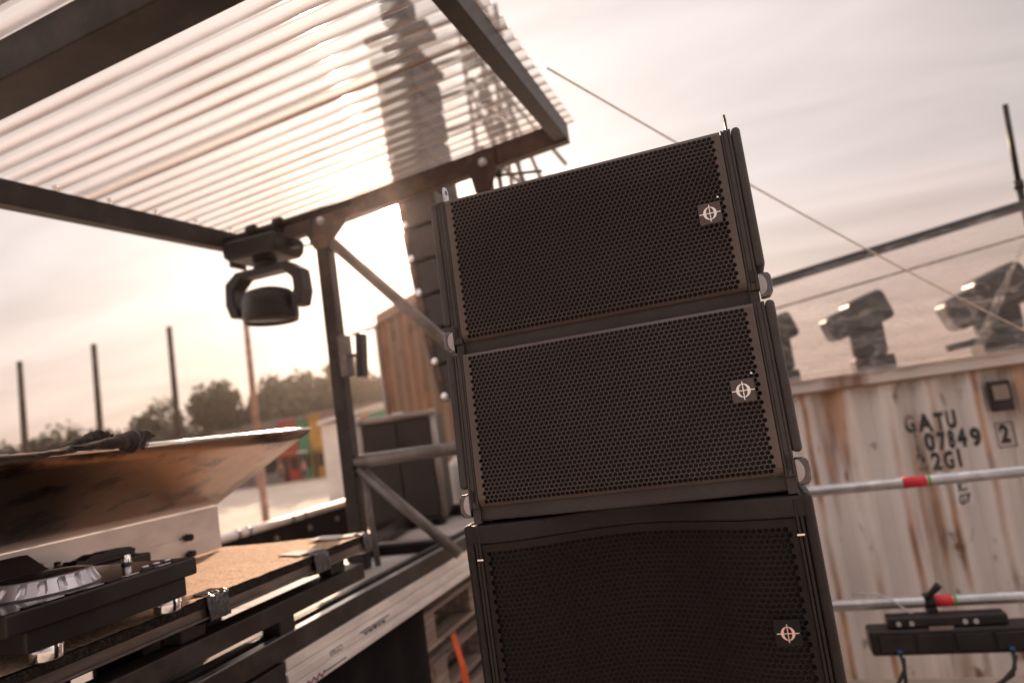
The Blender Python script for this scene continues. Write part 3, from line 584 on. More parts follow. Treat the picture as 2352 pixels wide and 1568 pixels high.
for zz, x in ((6.05, -2.02), (5.65, -1.95), (6.2, -1.98), (5.3, -1.85), (6.5, -2.06), (4.9, -1.95)): MB().box((x, 6.12, zz), (x+0.13, 6.2, zz+0.11)).build('coupler_box', STEEL_DK, t, 0.01)

# ------------------------------------------------------------------ rusty container behind
P0 = Vector((-3.915, 7.17, GZ)); dr = Vector((1.015, -0.87, 0)).normalized(); nr_ = Vector((-0.65, -0.76, 0)).normalized()
t = thing('rusty_container', 'rust brown ribbed container standing upright behind the grey case', 'container', P0)
def corr(s, p=0.27, d=0.036):
    s = s % p; a = p*0.25
    return 0 if s < a else d*(s-a)/a if s < 2*a else d if s < 3*a else d*(1-(s-3*a)/a)
wl = MB(); ss = [k*0.27/4 for k in range(int(1.98/0.0675)+1)]
wl.grid(lambda u, v: P0+dr*(0.09+ss[round(u*(len(ss)-1))]*0.9)-nr_*corr(ss[round(u*(len(ss)-1))])+Vector((0, 0, 0.1+v*3.9)), len(ss)-1, 4, False)
wl.build('wall', RUSTY, t)
def pbar(a0, a1, z0, z1, out_=0.03):
    m = MB(); q = [P0+dr*a0+nr_*out_, P0+dr*a1+nr_*out_, P0+dr*a1-nr_*0.09, P0+dr*a0-nr_*0.09]
    m.prism([p+Vector((0, 0, z0)) for p in q], (0, 0, z1-z0)); return m
pbar(0.0, 0.085, 0.0, 4.0).build('corner_post', CASE_EDGE, t); pbar(0.086, 1.95, 3.99, 4.10).build('top_rail', RUSTY, t); pbar(0.086, 1.95, 0, 0.1).build('bottom_rail', RUSTY, t)
MB().tube(P0+Vector((-0.02, 0, 3.98)), P0+Vector((-0.32, -0.05, 3.93)), 0.017).build('corner_bar', TUBE_GREY, t)

# ------------------------------------------------------------------ raised stage deck with its aluminium edge
DZ = 2.02
t = thing('stage_platform', 'raised stage platform with pale aluminium edge and dusty deck under the tables', 'stage', (-2.5, 2.5, GZ))
for i, (ya, yb) in enumerate(((0.3, 1.30), (1.304, 2.30), (2.304, 3.30), (3.304, 4.70))):
    for xa, xb in ((-2.552 if ya < 2 else -2.15 if ya < 3 else -2.42, -1.445),):
        MB().box((xa, ya, DZ-0.03), (xb, yb, DZ)).build('deck_panel', DECK, t, 0.003)
MB().box((-1.384, 0.3, DZ+0.0585), (-1.356, 4.72, DZ+0.0605)).build('edge_highlight', STEEL_TUBE, t)  # bright metal strip put in for the highlight along the channel
c_ = MB(); c_.box((-1.384, 0.3, DZ-0.002), (-1.356, 4.72, DZ+0.058)); c_.box((-1.440, 0.3, DZ-0.002), (-1.412, 4.72, DZ+0.066)); c_.box((-1.4119, 0.3, DZ-0.002), (-1.3841, 4.72, DZ+0.03)); c_.build('edge_channel', STEEL_DK, t, 0.003)
al = MB(); al.prism([(x, 1.715, z_) for x, z_ in ((-1.40, 2.016), (-1.352, 2.016), (-1.352, 1.985), (-1.360, 1.981), (-1.360, 1.974), (-1.350, 1.970), (-1.350, 1.944), (-1.358, 1.939), (-1.358, 1.934), (-1.346, 1.928), (-1.346, 1.908), (-1.40, 1.908))], (0, 3.0, 0))
edge = al.build('edge_profile', ALU, t, 0.0015, 1)
bk = MB(); bk.box((-1.40, 0.3, 1.90), (-1.358, 1.40, 2.014)); bk.box((-1.40, 1.402, 1.905), (-1.350, 1.55, 2.004)); bk.box((-1.40, 1.552, 1.91), (-1.354, 1.712, 2.010)); bk.build('edge_cover', BLACK, t, 0.003)
MB().box((-1.3535, 1.36, 1.985), (-1.3495, 1.46, 2.006)).build('foil_patch', ALU, t)
for x in (-2.1, -1.47):
    for y in (0.5, 2.4, 4.5): MB().tube((x, y, GZ), (x, y, DZ-0.031), 0.03).build('leg', STEEL_DK, t)
sk = MB(); sk.grid(lambda u, v: Vector((-1.43+0.012*math.sin(u*60)+0.006*math.sin(u*23), 0.3+u*2.43, 1.0+v*0.908)), 140, 2); sk.build('skirt', SKIRT, t, thick=0.004)
# writing on the aluminium edge
def side_text(body, size, y, z_, x, mat, name, bold=0.0):
    b = text_mesh(body, size, bold); m = MB(); m.b.free(); m.b = b
    bmesh.ops.transform(b, matrix=Matrix.Translation((x, y, z_)) @ Matrix(((0, 0, 1, 0), (1, 0, 0, 0), (0, 1, 0, 0), (0, 0, 0, 1))), verts=b.verts)
    return m.build(name, mat, edge, normals=False)
MB().box((-1.3495, 1.745, 1.908+0.021), (-1.3452, 2.06, 1.908+0.0225)).build('sticker', PAPER, edge)
side_text('ERGO', 0.026, 1.955, 1.957, -1.3490, DARK_INK, 'lettering')
pw = MB(); pw.path([(-1.3462, 1.78+0.014*k, 1.9185+0.008*(1 if k % 2 else -0.6)) for k in range(8)], 0.0035, 6); pw.build('printed_squiggle', PURPLE_INK, edge)
for j, (ya, yb, zz) in enumerate(((2.10, 2.30, 1.960), (2.12, 2.26, 1.952), (1.88, 2.0, 1.919))): MB().box((-1.3455 if zz < 1.93 else -1.3495, ya, zz), (-1.3450 if zz < 1.93 else -1.3488, yb, zz+0.004)).build('print_line', DARK_INK, edge)
for k in range(5): MB().box((-1.3495, 2.13+0.03*k, 1.946), (-1.3487, 2.148+0.03*k, 1.950+0.004*(k % 3))).build('print_line', DARK_INK, edge)

# far rim of the stage: a pale rail over a dark board
t = thing('low_railing', 'pale rail on a dark bolted board along the far side of the stage', 'rail', (-3.72, 5.0, DZ))
MB().tube((-3.72, 3.3, DZ+0.02), (-3.72, 6.05, DZ+0.02), 0.032).build('rail', ALU, t)
MB().box((-3.75, 3.3, DZ-0.62), (-3.72, 6.05, DZ-0.012)).build('board', SKIRT, t)
for y in (4.30, 4.42, 4.95, 5.12): MB().lathe([(0.0325, 0), (0.037, 0), (0.037, 0.02), (0.0325, 0.02)], (-3.72, y, DZ+0.02), (0, 1, 0), 16).build('collar', STEEL_DK, t)
for y in (4.15, 4.75, 5.2, 5.62): MB().lathe([(0, 0), (0.026, 0), (0.022, 0.014), (0, 0.016)], (-3.719, y, DZ-0.10), (1, 0, 0), 14).build('bolt', CASE_EDGE, t)

# tube frame lying on the deck
t = thing('tube_frame', 'dark tube frame lying on the deck below the canopy braces', 'frame', (-1.8, 3.6, DZ))
MB().tube((-1.86, 2.92, DZ+0.04), (-2.19, 4.28, DZ+0.04), 0.04).build('rail', STEEL_DK, t)
MB().tube((-2.19, 4.28, DZ+0.04), (-1.46, 4.24, DZ+0.04), 0.036).build('rail', STEEL_DK, t)
MB().box((-1.92, 3.17, DZ+0.001), (-1.452, 3.23, DZ+0.05)).build('cross_bar', CASE_EDGE, t, 0.004)
MB().box((-1.90, 3.10, DZ+0.001), (-1.452, 3.168, DZ+0.046)).build('cross_bar', SKIRT, t, 0.004)

# grey case on the deck
t = thing('road_case', 'big grey brown case with pale rounded edges standing behind the canopy post', 'case', (-2.06, 3.87, DZ), (0, 0, math.radians(18)))
LB().box((-0.245, -0.02, 0.03), (0.245, 0.45, 0.70)).build('body', CASE, t, 0.035, 4)
LB().box((-0.205, -0.034, 0.07), (-0.004, -0.021, 0.655)).build('door', CASE, t, 0.004); LB().box((0.004, -0.034, 0.07), (0.205, -0.034+0.013, 0.655)).build('door', CASE, t, 0.004)
e_ = LB()
for s in (-1, 1): e_.tube((s*0.228, -0.016, 0.05), (s*0.228, -0.016, 0.685), 0.022)
e_.tube((-0.228, -0.016, 0.685), (0.228, -0.016, 0.685), 0.022)
for s in (-1, 1): e_.sphere((s*0.228, -0.016, 0.685), 0.028)
e_.build('edging', CASE_EDGE, t)
LB().box((0.02, -0.042, 0.50), (0.05, -0.0345, 0.54)).build('latch', BLACK, t, 0.003)
LB().box((-0.02, -0.022, 0.698), (0.05, 0.02, 0.715)).build('corner_plate', ALU, t, 0.003)
for sx in (-0.19, 0.19):
    for sy in (0.05, 0.38): LB().tube((sx, sy, 0), (sx, sy, 0.032), 0.03).build('foot', RUBBER, t)
t = thing('white_barrel', 'pale round barrel behind the grey case, beside the speaker stack', 'barrel', (-1.96, 4.62, DZ))
LB().lathe([(0, 0), (0.10, 0), (0.115, 0.02), (0.115, 0.30), (0.11, 0.33), (0.07, 0.36), (0.05, 0.42), (0, 0.42)], (0, 0, 0)).build('body', WHITE, t)
LB().lathe([(0, 0.42), (0.055, 0.42), (0.055, 0.46), (0, 0.465)], (0, 0, 0)).build('cap', BLUE, t)
hs = MB(); hs.path([(-1.93, 4.45, 2.40), (-1.87, 4.40, 2.47), (-1.80, 4.36, 2.42), (-1.77, 4.35, 2.30), (-1.75, 4.35, 2.16), (-1.78, 4.36, 2.05), (-1.86, 4.40, 2.035), (-1.95, 4.42, 2.035)], 0.016, 10)
tag(hs.build('hose', RUBBER), 'black hose hooked over the pale barrel and curling on the deck', 'hose')
t = thing('white_box', 'white box with an orange lid behind the middle of the stack', 'box', (-1.85, 5.05, 1.7))
LB().box((-0.25, 0, 0), (0.25, 0.3, 0.72)).build('body', WHITE, t, 0.01); LB().box((-0.26, -0.01, 0.722), (0.26, 0.31, 0.78)).build('lid', YELLOW, t, 0.01)
LB().box((-0.24, 0.02, 0.781), (0.02, 0.28, 1.02)).build('tray', WHITE, t, 0.02)
LB().box((-0.2, 0.05, -1.8), (0.2, 0.25, -0.001)).build('stand', SKIRT, t)

# pallets under the stage
for j, zz in enumerate((1.64, 1.42, 1.20)):
    t = thing('pallet', ['top pallet of the pile of weathered timber under the stage edge', 'middle pallet of the pile of weathered timber under the stage', 'bottom pallet of the timber pile under the stage edge'][j], 'pallet', (-1.9, 3.3, zz), group='pallets under the stage')
    x1 = -1.49+0.03*j-0.02*(j % 2); y0_ = 2.80+0.05*(j % 2)
    for q in range(4): MB().box((x1-0.10-0.2*q, y0_, zz+0.145), (x1-0.2*q, y0_+1.2, zz+0.167)).build('board', WOOD, t, 0.003)
    for q in range(3): MB().box((x1-0.78, y0_+0.02+0.53*q, zz+0.023), (x1-0.003, y0_+0.14+0.53*q, zz+0.144)).build('block', WOOD, t, 0.003)
    for q in range(4): MB().box((x1-0.10-0.2*q, y0_, zz), (x1-0.2*q, y0_+1.2, zz+0.022)).build('board', WOOD, t, 0.003)
for zz in (1.0,):
    MB()
st = MB()
for p, q in (((-1.452, 3.02, 1.66), (-1.442, 3.06, 1.50)), ((-1.442, 3.06, 1.50), (-1.425, 3.08, 1.16))): st.bar(p, q, 0.004, 0.035)
tag(st.build('orange_strap', ORANGE), 'bright orange strap hanging in front of the timber pallets', 'strap')

# ------------------------------------------------------------------ dj table
t = thing('dj_table', 'carpeted table board taped along its metal edge, raised on dark steel rails', 'table', (-1.6, 1.3, DZ))
CZ = 2.285; EX = -1.287
def ct(u, v):
    x = -1.95+u*(EX+1.95); y = 0.35+v*(2.11-0.35)
    return Vector((x, y, CZ+0.0012*fbm((x*40, y*40, 0))+0.003*fbm((x*5, y*5, 3))))
cp = MB(); cp.grid(ct, 150, 300)
cp.build('carpet', CARPET, t)
MB().box((-1.948, 0.352, CZ-0.022), (EX-0.002, 2.108, CZ-0.004)).build('board', CARPET_EDGE, t)
tf = MB()
for k in range(1500):                             # frayed pile along the edge
    if random.random() < 0.75: y = 0.4+random.random()*1.71; p = Vector((EX-0.001, y, CZ-0.004-random.random()*0.016))
    else: p = Vector((-1.95+random.random()*0.66, 2.109, CZ-0.003-random.random()*0.016))
    d = Vector((random.uniform(-0.2, 1), random.uniform(-0.6, 0.6), random.uniform(-0.8, 0.6)))*0.007
    a_, b_ = tf.b.verts.new(p+Vector((0, 0.0015, 0))), tf.b.verts.new(p-Vector((0, 0.0015, 0))); c_ = tf.b.verts.new(p+d); tf.b.faces.new((a_, b_, c_))
tf.build('frayed_pile', CARPET_EDGE, t)
for ya, yb in ((0.35, 1.372), (1.432, 1.80), (1.868, 2.085)):
    m = MB(); m.box((EX-0.05, ya, CZ-0.052), (EX-0.006, yb, CZ-0.024)); m.box((EX-0.0058, ya, CZ-0.0515), (EX+0.004, yb, CZ-0.046)); m.build('edge_trim', ALU_TRIM, t, 0.0015, 1)
def tape(y0, y1):
    m = MB()
    def fn(u, v):
        y = y0+v*(y1-y0); w_ = 0.0022*fbm((u*9, y*90, 5))
        prof = [(EX-0.055, CZ+0.0035), (EX-0.012, CZ+0.005), (EX+0.006, CZ-0.004), (EX+0.009, CZ-0.03), (EX+0.008, CZ-0.058), (EX-0.04, CZ-0.064)]
        s_ = u*5; i = min(4, int(s_)); f_ = s_-i
        x = prof[i][0]*(1-f_)+prof[i+1][0]*f_; z_ = prof[i][1]*(1-f_)+prof[i+1][1]*f_
        return Vector((x+w_, y+0.004*fbm((u*4, 1, y)), z_+w_))
    m.grid(fn, 40, 20); return m.build('tape', BLACK_TAPE, t, thick=0.0006)
tape(1.366, 1.436); tape(1.797, 1.872); tape(2.075, 2.122)
for x0 in (-1.385, -1.90):
    MB().box((x0, 0.3, 2.138), (x0+0.075, 2.11, 2.189)).build('rail', STEEL_DK, t, 0.004)
    for y in (0.6, 1.72): MB().box((x0-0.045, y, DZ+0.001), (x0+0.02, y+0.07, 2.137)).build('block', BLACK, t, 0.004)
    for y in (0.6, 1.32, 1.94): MB().box((x0+0.01, y, 2.190), (x0+0.06, y+0.08, CZ-0.0225)).build('block', BLACK, t, 0.004)
MB().box((-1.80, 0.4, 2.215), (-1.345, 2.02, 2.235)).build('under_frame', SKIRT, t)
for k in range(9): MB().box((-1.945, 0.40+0.20*k, DZ+0.001), (-1.93, 0.52+0.20*k, 2.262)).build('shade_slat', SKIRT, t)  # slats and rail added to break the sunlight on the deck into patches
MB().box((-1.9295, 0.40, 2.115), (-1.915, 2.10, 2.145)).build('shade_slat_rail', SKIRT, t)
ppm = MB(); ppm.box((-1.41, 2.03, CZ+0.003), (-1.31, 2.095, CZ+0.006), Matrix.Rotation(0.3, 3, 'Z')); ppm.box((-1.46, 2.02, CZ+0.0065), (-1.37, 2.09, CZ+0.009), Matrix.Rotation(-0.2, 3, 'Z'))
tag(ppm.build('paper_scrap', PAPER), 'torn white paper scraps lying on the far corner of the carpet', 'paper')
tag(MB().box((-1.42, 1.80, CZ+0.003), (-1.31, 1.86, CZ+0.005), Matrix.Rotation(-0.35, 3, 'Z')).build('flyer', PAPER), 'pale flyer lying flat beside the second tape on the carpet edge', 'paper')

# metal hood leaning over the table
t = thing('metal_hood', 'long dark metal hood flaring over the table from a bare aluminium strip', 'hood', (-1.85, 1.1, CZ))
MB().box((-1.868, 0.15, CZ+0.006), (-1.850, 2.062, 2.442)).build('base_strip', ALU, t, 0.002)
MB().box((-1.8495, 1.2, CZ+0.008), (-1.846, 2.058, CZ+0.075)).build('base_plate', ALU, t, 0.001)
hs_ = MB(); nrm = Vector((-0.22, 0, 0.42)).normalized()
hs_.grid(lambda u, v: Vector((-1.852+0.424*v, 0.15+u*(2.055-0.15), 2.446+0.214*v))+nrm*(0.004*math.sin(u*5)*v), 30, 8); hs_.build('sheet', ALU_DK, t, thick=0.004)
MB().tube((-1.426, 0.15, 2.664), (-1.426, 2.054, 2.664), 0.006, seg=16).build('rim', CHROME, t)
for y, z_ in ((1.90, 2.36), (1.905, 2.305)):
    m = MB(); m.tube((-1.85, y, z_), (-1.825, y, z_), 0.012, seg=10); m.box((-1.838, y-0.022, z_-0.006), (-1.828, y+0.012, z_+0.006)); m.build('bolt', STEEL_DK, t)

# cloth thrown over the hood's edge: a flat run and two folded lobes at its end
def lerp_list(l, u):
    k = u*(len(l)-1); i = min(int(k), len(l)-2); f_ = k-i
    f_ = f_*f_*(3-2*f_)*0.5+f_*0.5
    return [a_+(b_-a_)*f_ for a_, b_ in zip(l[i], l[i+1])]
def lobe_mesh(m, top, bot, thick, x0, seed):
    nu, nv = 70, 28
    def fn(u, v):
        T, B = lerp_list(top, u), lerp_list(bot, u); a_ = v*2*PI
        c = 0.5+0.5*math.cos(a_); th = thick*(0.35+0.65*math.sin(PI*min(1, u*1.05)**0.8))*math.sin(a_)
        y = B[0]+(T[0]-B[0])*c; z_ = B[1]+(T[1]-B[1])*c
        p = Vector((x0+th, y, z_)); w_ = fbm((u*7+seed, v*3, seed))
        return p+Vector((0.006*w_, 0.002*w_, 0.0025*fbm((u*12, v*4, seed+3))))
    m.grid(fn, nu, nv)
f_top = [(1.159, 2.678), (1.214, 2.683), (1.272, 2.692), (1.31, 2.701), (1.336, 2.704), (1.368, 2.702), (1.379, 2.69)]
f_bot = [(1.159, 2.669), (1.212, 2.664), (1.27, 2.662), (1.299, 2.655), (1.315, 2.648), (1.344, 2.659), (1.379, 2.687)]
b_top = [(1.165, 2.680), (1.204, 2.693), (1.233, 2.705), (1.262, 2.713), (1.284, 2.709), (1.304, 2.700)]
b_bot = [(1.165, 2.672), (1.204, 2.670), (1.233, 2.672), (1.262, 2.676), (1.284, 2.682), (1.304, 2.696)]
band_t = [(0.35, 2.679), (0.60, 2.674), (0.80, 2.677), (1.016, 2.675), (1.07, 2.673), (1.128, 2.675), (1.17, 2.680), (1.20, 2.680)]
band_b = [(0.35, 2.650), (0.60, 2.652), (0.80, 2.648), (1.016, 2.655), (1.07, 2.657), (1.127, 2.659), (1.17, 2.664), (1.20, 2.666)]
cm = MB()
lobe_mesh(cm, band_t, band_b, 0.030, -1.432, 1.0)
lobe_mesh(cm, f_top, f_bot, 0.026, -1.424, 2.0)
lobe_mesh(cm, b_top, b_bot, 0.018, -1.465, 5.0)
ct_ = cm.build('draped_cloth', CLOTH); tag(ct_, 'dark plum cloth rumpled over the upper edge of the metal hood', 'cloth')
fr_ = MB()
for k in range(150):
    u = random.uniform(0.80, 1.0); T, B = lerp_list(f_top, u), lerp_list(f_bot, u); c = random.uniform(0, 0.6) if u > 0.9 else 0.0
    p = Vector((-1.418, B[0]+(T[0]-B[0])*c, B[1]+(T[1]-B[1])*c)); d = Vector((random.uniform(0, 0.004), random.uniform(0.002, 0.010), random.uniform(-0.006, 0.002)))
    fr_.tube(p, p+d, 0.0004, seg=4)
fr_.build('fringe', CLOTH, ct_)

# dj player
t = thing('media_player', 'black dj player with silver jog wheel and chrome feet on the carpeted table', 'dj player', (-1.40, 1.09, CZ))
MB().box((-1.545, 0.90, CZ+0.030), (-1.243, 1.268, CZ+0.0705)).build('body', BLACK, t, 0.004)
top = MB().box((-1.565, 0.86, CZ+0.071), (-1.232, 1.292, CZ+0.108)).build('top_panel', BLACK, t, 0.004)
MB().box((-1.560, 0.865, CZ+0.1083), (-1.238, 1.286, CZ+0.1095)).build('face_plate', BLACK_GLOSS, top)
JX, JY = -1.385, 1.045; JZ = CZ+0.1096
jw = MB(); nseg = 144
prof = [(0.1005, 0.0), (0.1015, 0.003), (0.0975, 0.010), (0.0905, 0.023), (0.088, 0.0285), (0.085, 0.030), (0.078, 0.030)]
rings = []
for ri, (r, z_) in enumerate(prof):
    ring = []
    for k in range(nseg):
        q = k % 8; dent = 0.0
        if ri in (2, 3) and q in (0, 1, 2): dent = -0.008 if ri == 3 else -0.004
        ring.append(jw.b.verts.new((JX+(r+dent)*math.cos(k*2*PI/nseg), JY+(r+dent)*math.sin(k*2*PI/nseg), JZ+z_)))
    rings.append(ring)
for A_, B_ in zip(rings, rings[1:]):
    for k in range(nseg): jw.b.faces.new((A_[k], A_[(k+1) % nseg], B_[(k+1) % nseg], B_[k]))
jog = jw.build('jog_wheel', SILVER, t)
MB().lathe([(0, 0.0275), (0.0775, 0.0275), (0.0775, 0.0305), (0.06, 0.031), (0.03, 0.0312), (0, 0.0312)], (JX, JY, JZ), (0, 0, 1), 48).build('platter', BLACK_GLOSS, jog)
for fy in (0.962, 1.243):
    for fx in (-1.277, -1.515):
        MB().lathe([(0, 0), (0.026, 0), (0.0285, 0.003), (0.0285, 0.026), (0.026, 0.0295), (0, 0.0295)], (fx, fy, CZ+0.003), (0, 0, 1), 32).build('foot', CHROME, t)
kn = MB(); kn.lathe([(0, 0), (0.012, 0), (0.010, 0.008), (0.010, 0.022), (0, 0.023)], (-1.405, 1.262, CZ+0.1096), (0, 0, 1), 20); kn.build('knob', CHROME, t)
for k in range(9): MB().box((-1.252, 0.90+k*0.042, CZ+0.1096), (-1.240, 0.934+k*0.042, CZ+0.1115)).build('button', SILVER if k % 2 else BLACK, t, 0.0006, 1)
for k in range(3): MB().lathe([(0, 0), (0.008, 0), (0.008, 0.006), (0, 0.006)], (-1.275, 1.19+0.03*k, CZ+0.1096), (0, 0, 1), 14).build('button', SILVER, t)
sc_ = MB(); sc_.prism([(-1.60, 0.70, CZ+0.108), (-1.47, 0.70, CZ+0.108), (-1.575, 0.70, CZ+0.168), (-1.60, 0.70, CZ+0.168)], (0, 0.46, 0)); sc_.build('screen', BLACK, t, 0.003)
# mixer behind it
t = thing('dj_mixer', 'low black dj mixer with upright knobs between the player and the hood', 'mixer', (-1.72, 1.15, CZ))
MB().box((-1.83, 0.80, CZ+0.012), (-1.612, 1.53, CZ+0.095)).build('body', BLACK, t, 0.005)
for fx in (-1.80, -1.64):
    for fy in (0.85, 1.37): MB().tube((fx, fy, CZ+0.002), (fx, fy, CZ+0.0125), 0.014).build('foot', RUBBER, t)
for i in range(7):
    for j in range(3):
        MB().lathe([(0, 0), (0.010, 0), (0.008, 0.012), (0.008, 0.024), (0, 0.025)], (-1.78+0.06*j, 0.86+0.08*i, CZ+0.0952), (0, 0, 1), 14).build('knob', BLACK_GLOSS if (i+j) % 3 else CHROME, t)
hp = thing('folded_bracket', 'low black folded bracket lying on the mixer in front of the hood strip', 'bracket', (-1.66, 1.41, CZ+0.096))
m = MB(); m.prism([(-1.69, y, z_) for y, z_ in ((1.314, 2.3815), (1.332, 2.403), (1.352, 2.398), (1.368, 2.404), (1.388, 2.409), (1.405, 2.404), (1.42, 2.408), (1.490, 2.405), (1.508, 2.396), (1.503, 2.386), (1.512, 2.3815))], (0.05, 0, 0)); m.build('hinge_plate', BLACK, hp, 0.003)
MB().box((-1.70, 1.34, 2.3812), (-1.63, 1.49, 2.39)).build('base_plate', BLACK, hp, 0.002)
# ------------------------------------------------------------------ right side: container, lettering, film, rails
CYW = 5.0; PC, DC = 0.25, 0.068
def wall_y(x): return CYW+0.02+corr((x-0.07) % PC, PC, DC)
t = cont = thing('shipping_container', 'pale rust streaked shipping container behind the scaffold rails, stencilled numbers', 'container', (1.0, 6.2, GZ))
wl = MB(); xs = [0.07+(k-11)*PC/4 for k in range(52)]
wl.grid(lambda u, v: Vector((xs[round(u*(len(xs)-1))], wall_y(xs[round(u*(len(xs)-1))]), GZ+0.12+v*2.48)), len(xs)-1, 6, False)
wl.build('wall', CONT, t)
MB().box((-0.6, CYW-0.012, 2.487), (2.62, CYW+0.09, 2.572)).build('top_rail', CONT_RAIL, t, 0.006)
MB().box((-0.6, CYW-0.018, 2.474), (2.62, CYW+0.06, 2.4868)).build('rail_lip', RUSTY, t, 0.003)
MB().box((-0.6, CYW-0.012, GZ), (2.62, CYW+0.09, GZ+0.13)).build('bottom_rail', CONT_RAIL, t, 0.006)
MB().box((-0.6, CYW+0.092, 2.52), (2.62, CYW+2.4, 2.555)).build('roof', CONT_RAIL, t)
MB().box((-0.6, CYW+2.36, GZ), (2.62, CYW+2.41, 2.519)).build('wall', CONT, t)
MB().box((-0.62, CYW-0.006, GZ), (-0.605, CYW+2.4, 2.56)).build('wall', CONT, t)
vb = MB().box((1.415, CYW-0.02, 2.215), (1.53, CYW+0.03, 2.40)).build('vent', STEEL_DK, t, 0.006)
MB().box((1.432, CYW-0.023, 2.285), (1.515, CYW-0.0203, 2.375)).build('vent_cover', CASE_EDGE, vb)
def wall_text(body, cx, cz, h, bold, sx, rot=0.0, mat=None, name='lettering'):
    b = text_mesh(body, h/0.72, bold, sx); bmesh.ops.remove_doubles(b, verts=b.verts, dist=1e-5); bmesh.ops.triangulate(b, faces=b.faces)
    bmesh.ops.rotate(b, cent=(0, 0, 0), matrix=Matrix.Rotation(rot, 3, 'Z'), verts=b.verts)
    for v in b.verts: v.co = Vector((cx+v.co.x, 0, cz+v.co.y))
    lo, hi = min(v.co.x for v in b.verts), max(v.co.x for v in b.verts)
    k0 = int((lo-0.07)/(PC/4))-1
    for k in range(k0, k0+60):
        x = 0.07+k*PC/4
        if lo < x < hi: bmesh.ops.bisect_plane(b, geom=b.verts[:]+b.edges[:]+b.faces[:], plane_co=(x, 0, 0), plane_no=(1, 0, 0))
    for v in b.verts: v.co.y = wall_y(v.co.x)-0.003
    m = MB(); m.b.free(); m.b = b; return m.build(name, mat or DARK_INK, cont, normals=False)
def spaced(s, x0, dx, z0, h, bold=0.008, sx=0.60):
    for i, ch in enumerate(s): wall_text(ch, x0+dx*i, z0, h, bold, sx, 0.0, FADED if i == 0 else None)
spaced('GATU', 0.968, 0.078, 2.190, 0.106)
spaced('107849', 0.985, 0.064, 2.068, 0.106)
spaced('22G1', 0.992, 0.071, 1.945, 0.106)
wall_text('2', 1.475, 2.062, 0.106, 0.008, 0.66)
fm = MB()
for a_, b_ in (((1.425, 1.985), (1.525, 1.992)), ((1.425, 2.132), (1.525, 2.139)), ((1.425, 1.992), (1.431, 2.132)), ((1.519, 1.992), (1.525, 2.132))):
    n_ = 8
    fm.grid(lambda u, v: Vector((a_[0]+(b_[0]-a_[0])*u, wall_y(a_[0]+(b_[0]-a_[0])*u)-0.003, a_[1]+(b_[1]-a_[1])*v)), n_, 1, False)
fm.build('digit_frame', DARK_INK, cont, normals=False)
for za, zb, txt in ((1.735, 1.81, 'IC'), (1.655, 1.733, 'G7')):
    sm = MB(); sm.grid(lambda u, v: Vector((1.125+0.115*u, wall_y(1.125+0.115*u)-0.003, za+(zb-za)*v)), 12, 1, False)
    sk_ = sm.build('sticker', PAPER, cont, normals=False)
    wall_text(txt, 1.18, (za+zb)/2, 0.058, 0.004, 0.8).location.y -= 0.0015

# frame and plastic film on top of the container
def tb(x): return 3.26+(x-0.295)*0.126
t = thing('bar_rack', 'dark bars of the slanting frame carrying the plastic film', 'frame', (0.8, 5.05, 2.56))
MB().tube((-0.55, 5.06, tb(-0.55)), (2.55, 5.06, tb(2.55)), 0.033).build('top_bar', BLACK, t)
MB().tube((-0.55, 5.10, tb(-0.55)-0.17), (2.55, 5.10, tb(2.55)-0.19), 0.007).build('lower_bar', TUBE_GREY, t)
for x in (-0.5, 2.4): MB().tube((x, 5.10, 2.557), (x, 5.10, tb(x)), 0.02).build('post', BLACK, t)
def film(u, v):
    x = -0.55+u*3.1; zt = tb(x)+0.004; z_ = zt+(2.565-zt)*min(1, v*1.06)
    y = 5.025-0.03*math.sin(min(1, v*1.06)*PI)-0.05*v
    fold = 0.034*fbm((x*2.2+z_*1.5, z_*1.0-x*0.7, 0))+0.020*fbm((x*6+z_*5, z_*3, 3))+0.009*fbm((x*16, z_*9, 5))
    a_ = min(1, v*3)
    if v > 0.94: y -= 0.02+0.03*math.sin((v-0.94)/0.06*PI); z_ += 0.012*fbm((x*7, 2, v*8))
    return Vector((x, y+fold*a_, z_+0.012*a_*fbm((x*5, z_*4, 8))))
fm = MB(); fm.grid(film, 240, 70); tag(fm.build('plastic_film', TARP), 'wrinkled clear plastic film draped over the lights on the container', 'plastic film')
fm = MB(); fm.grid(lambda u, v: Vector((-0.55+3.1*u, 4.985-0.028*math.sin(v*PI)+0.012*fbm((u*40, v*3, 0)), 2.545+0.055*v+0.012*fbm((u*25, v, 6)))), 200, 8)
tag(fm.build('film_hem', HEM), 'bunched pale hem of the plastic film along the container top rail', 'plastic film')
fm = MB(); fm.grid(lambda u, v: Vector((1.76-0.36*u+0.045*(v-0.5)*(1+u)+0.01*fbm((u*6, v*3, 2)), 4.965-0.02*math.sin(v*PI)+0.01*fbm((u*9, v*6, 1)), 3.22-0.60*u+0.03*(v-0.5)+0.02*fbm((u*5, v, 7)))), 60, 10)
tag(fm.build('film_fold', HEM), 'pale twisted fold of plastic film crossing the large covered light', 'plastic film')
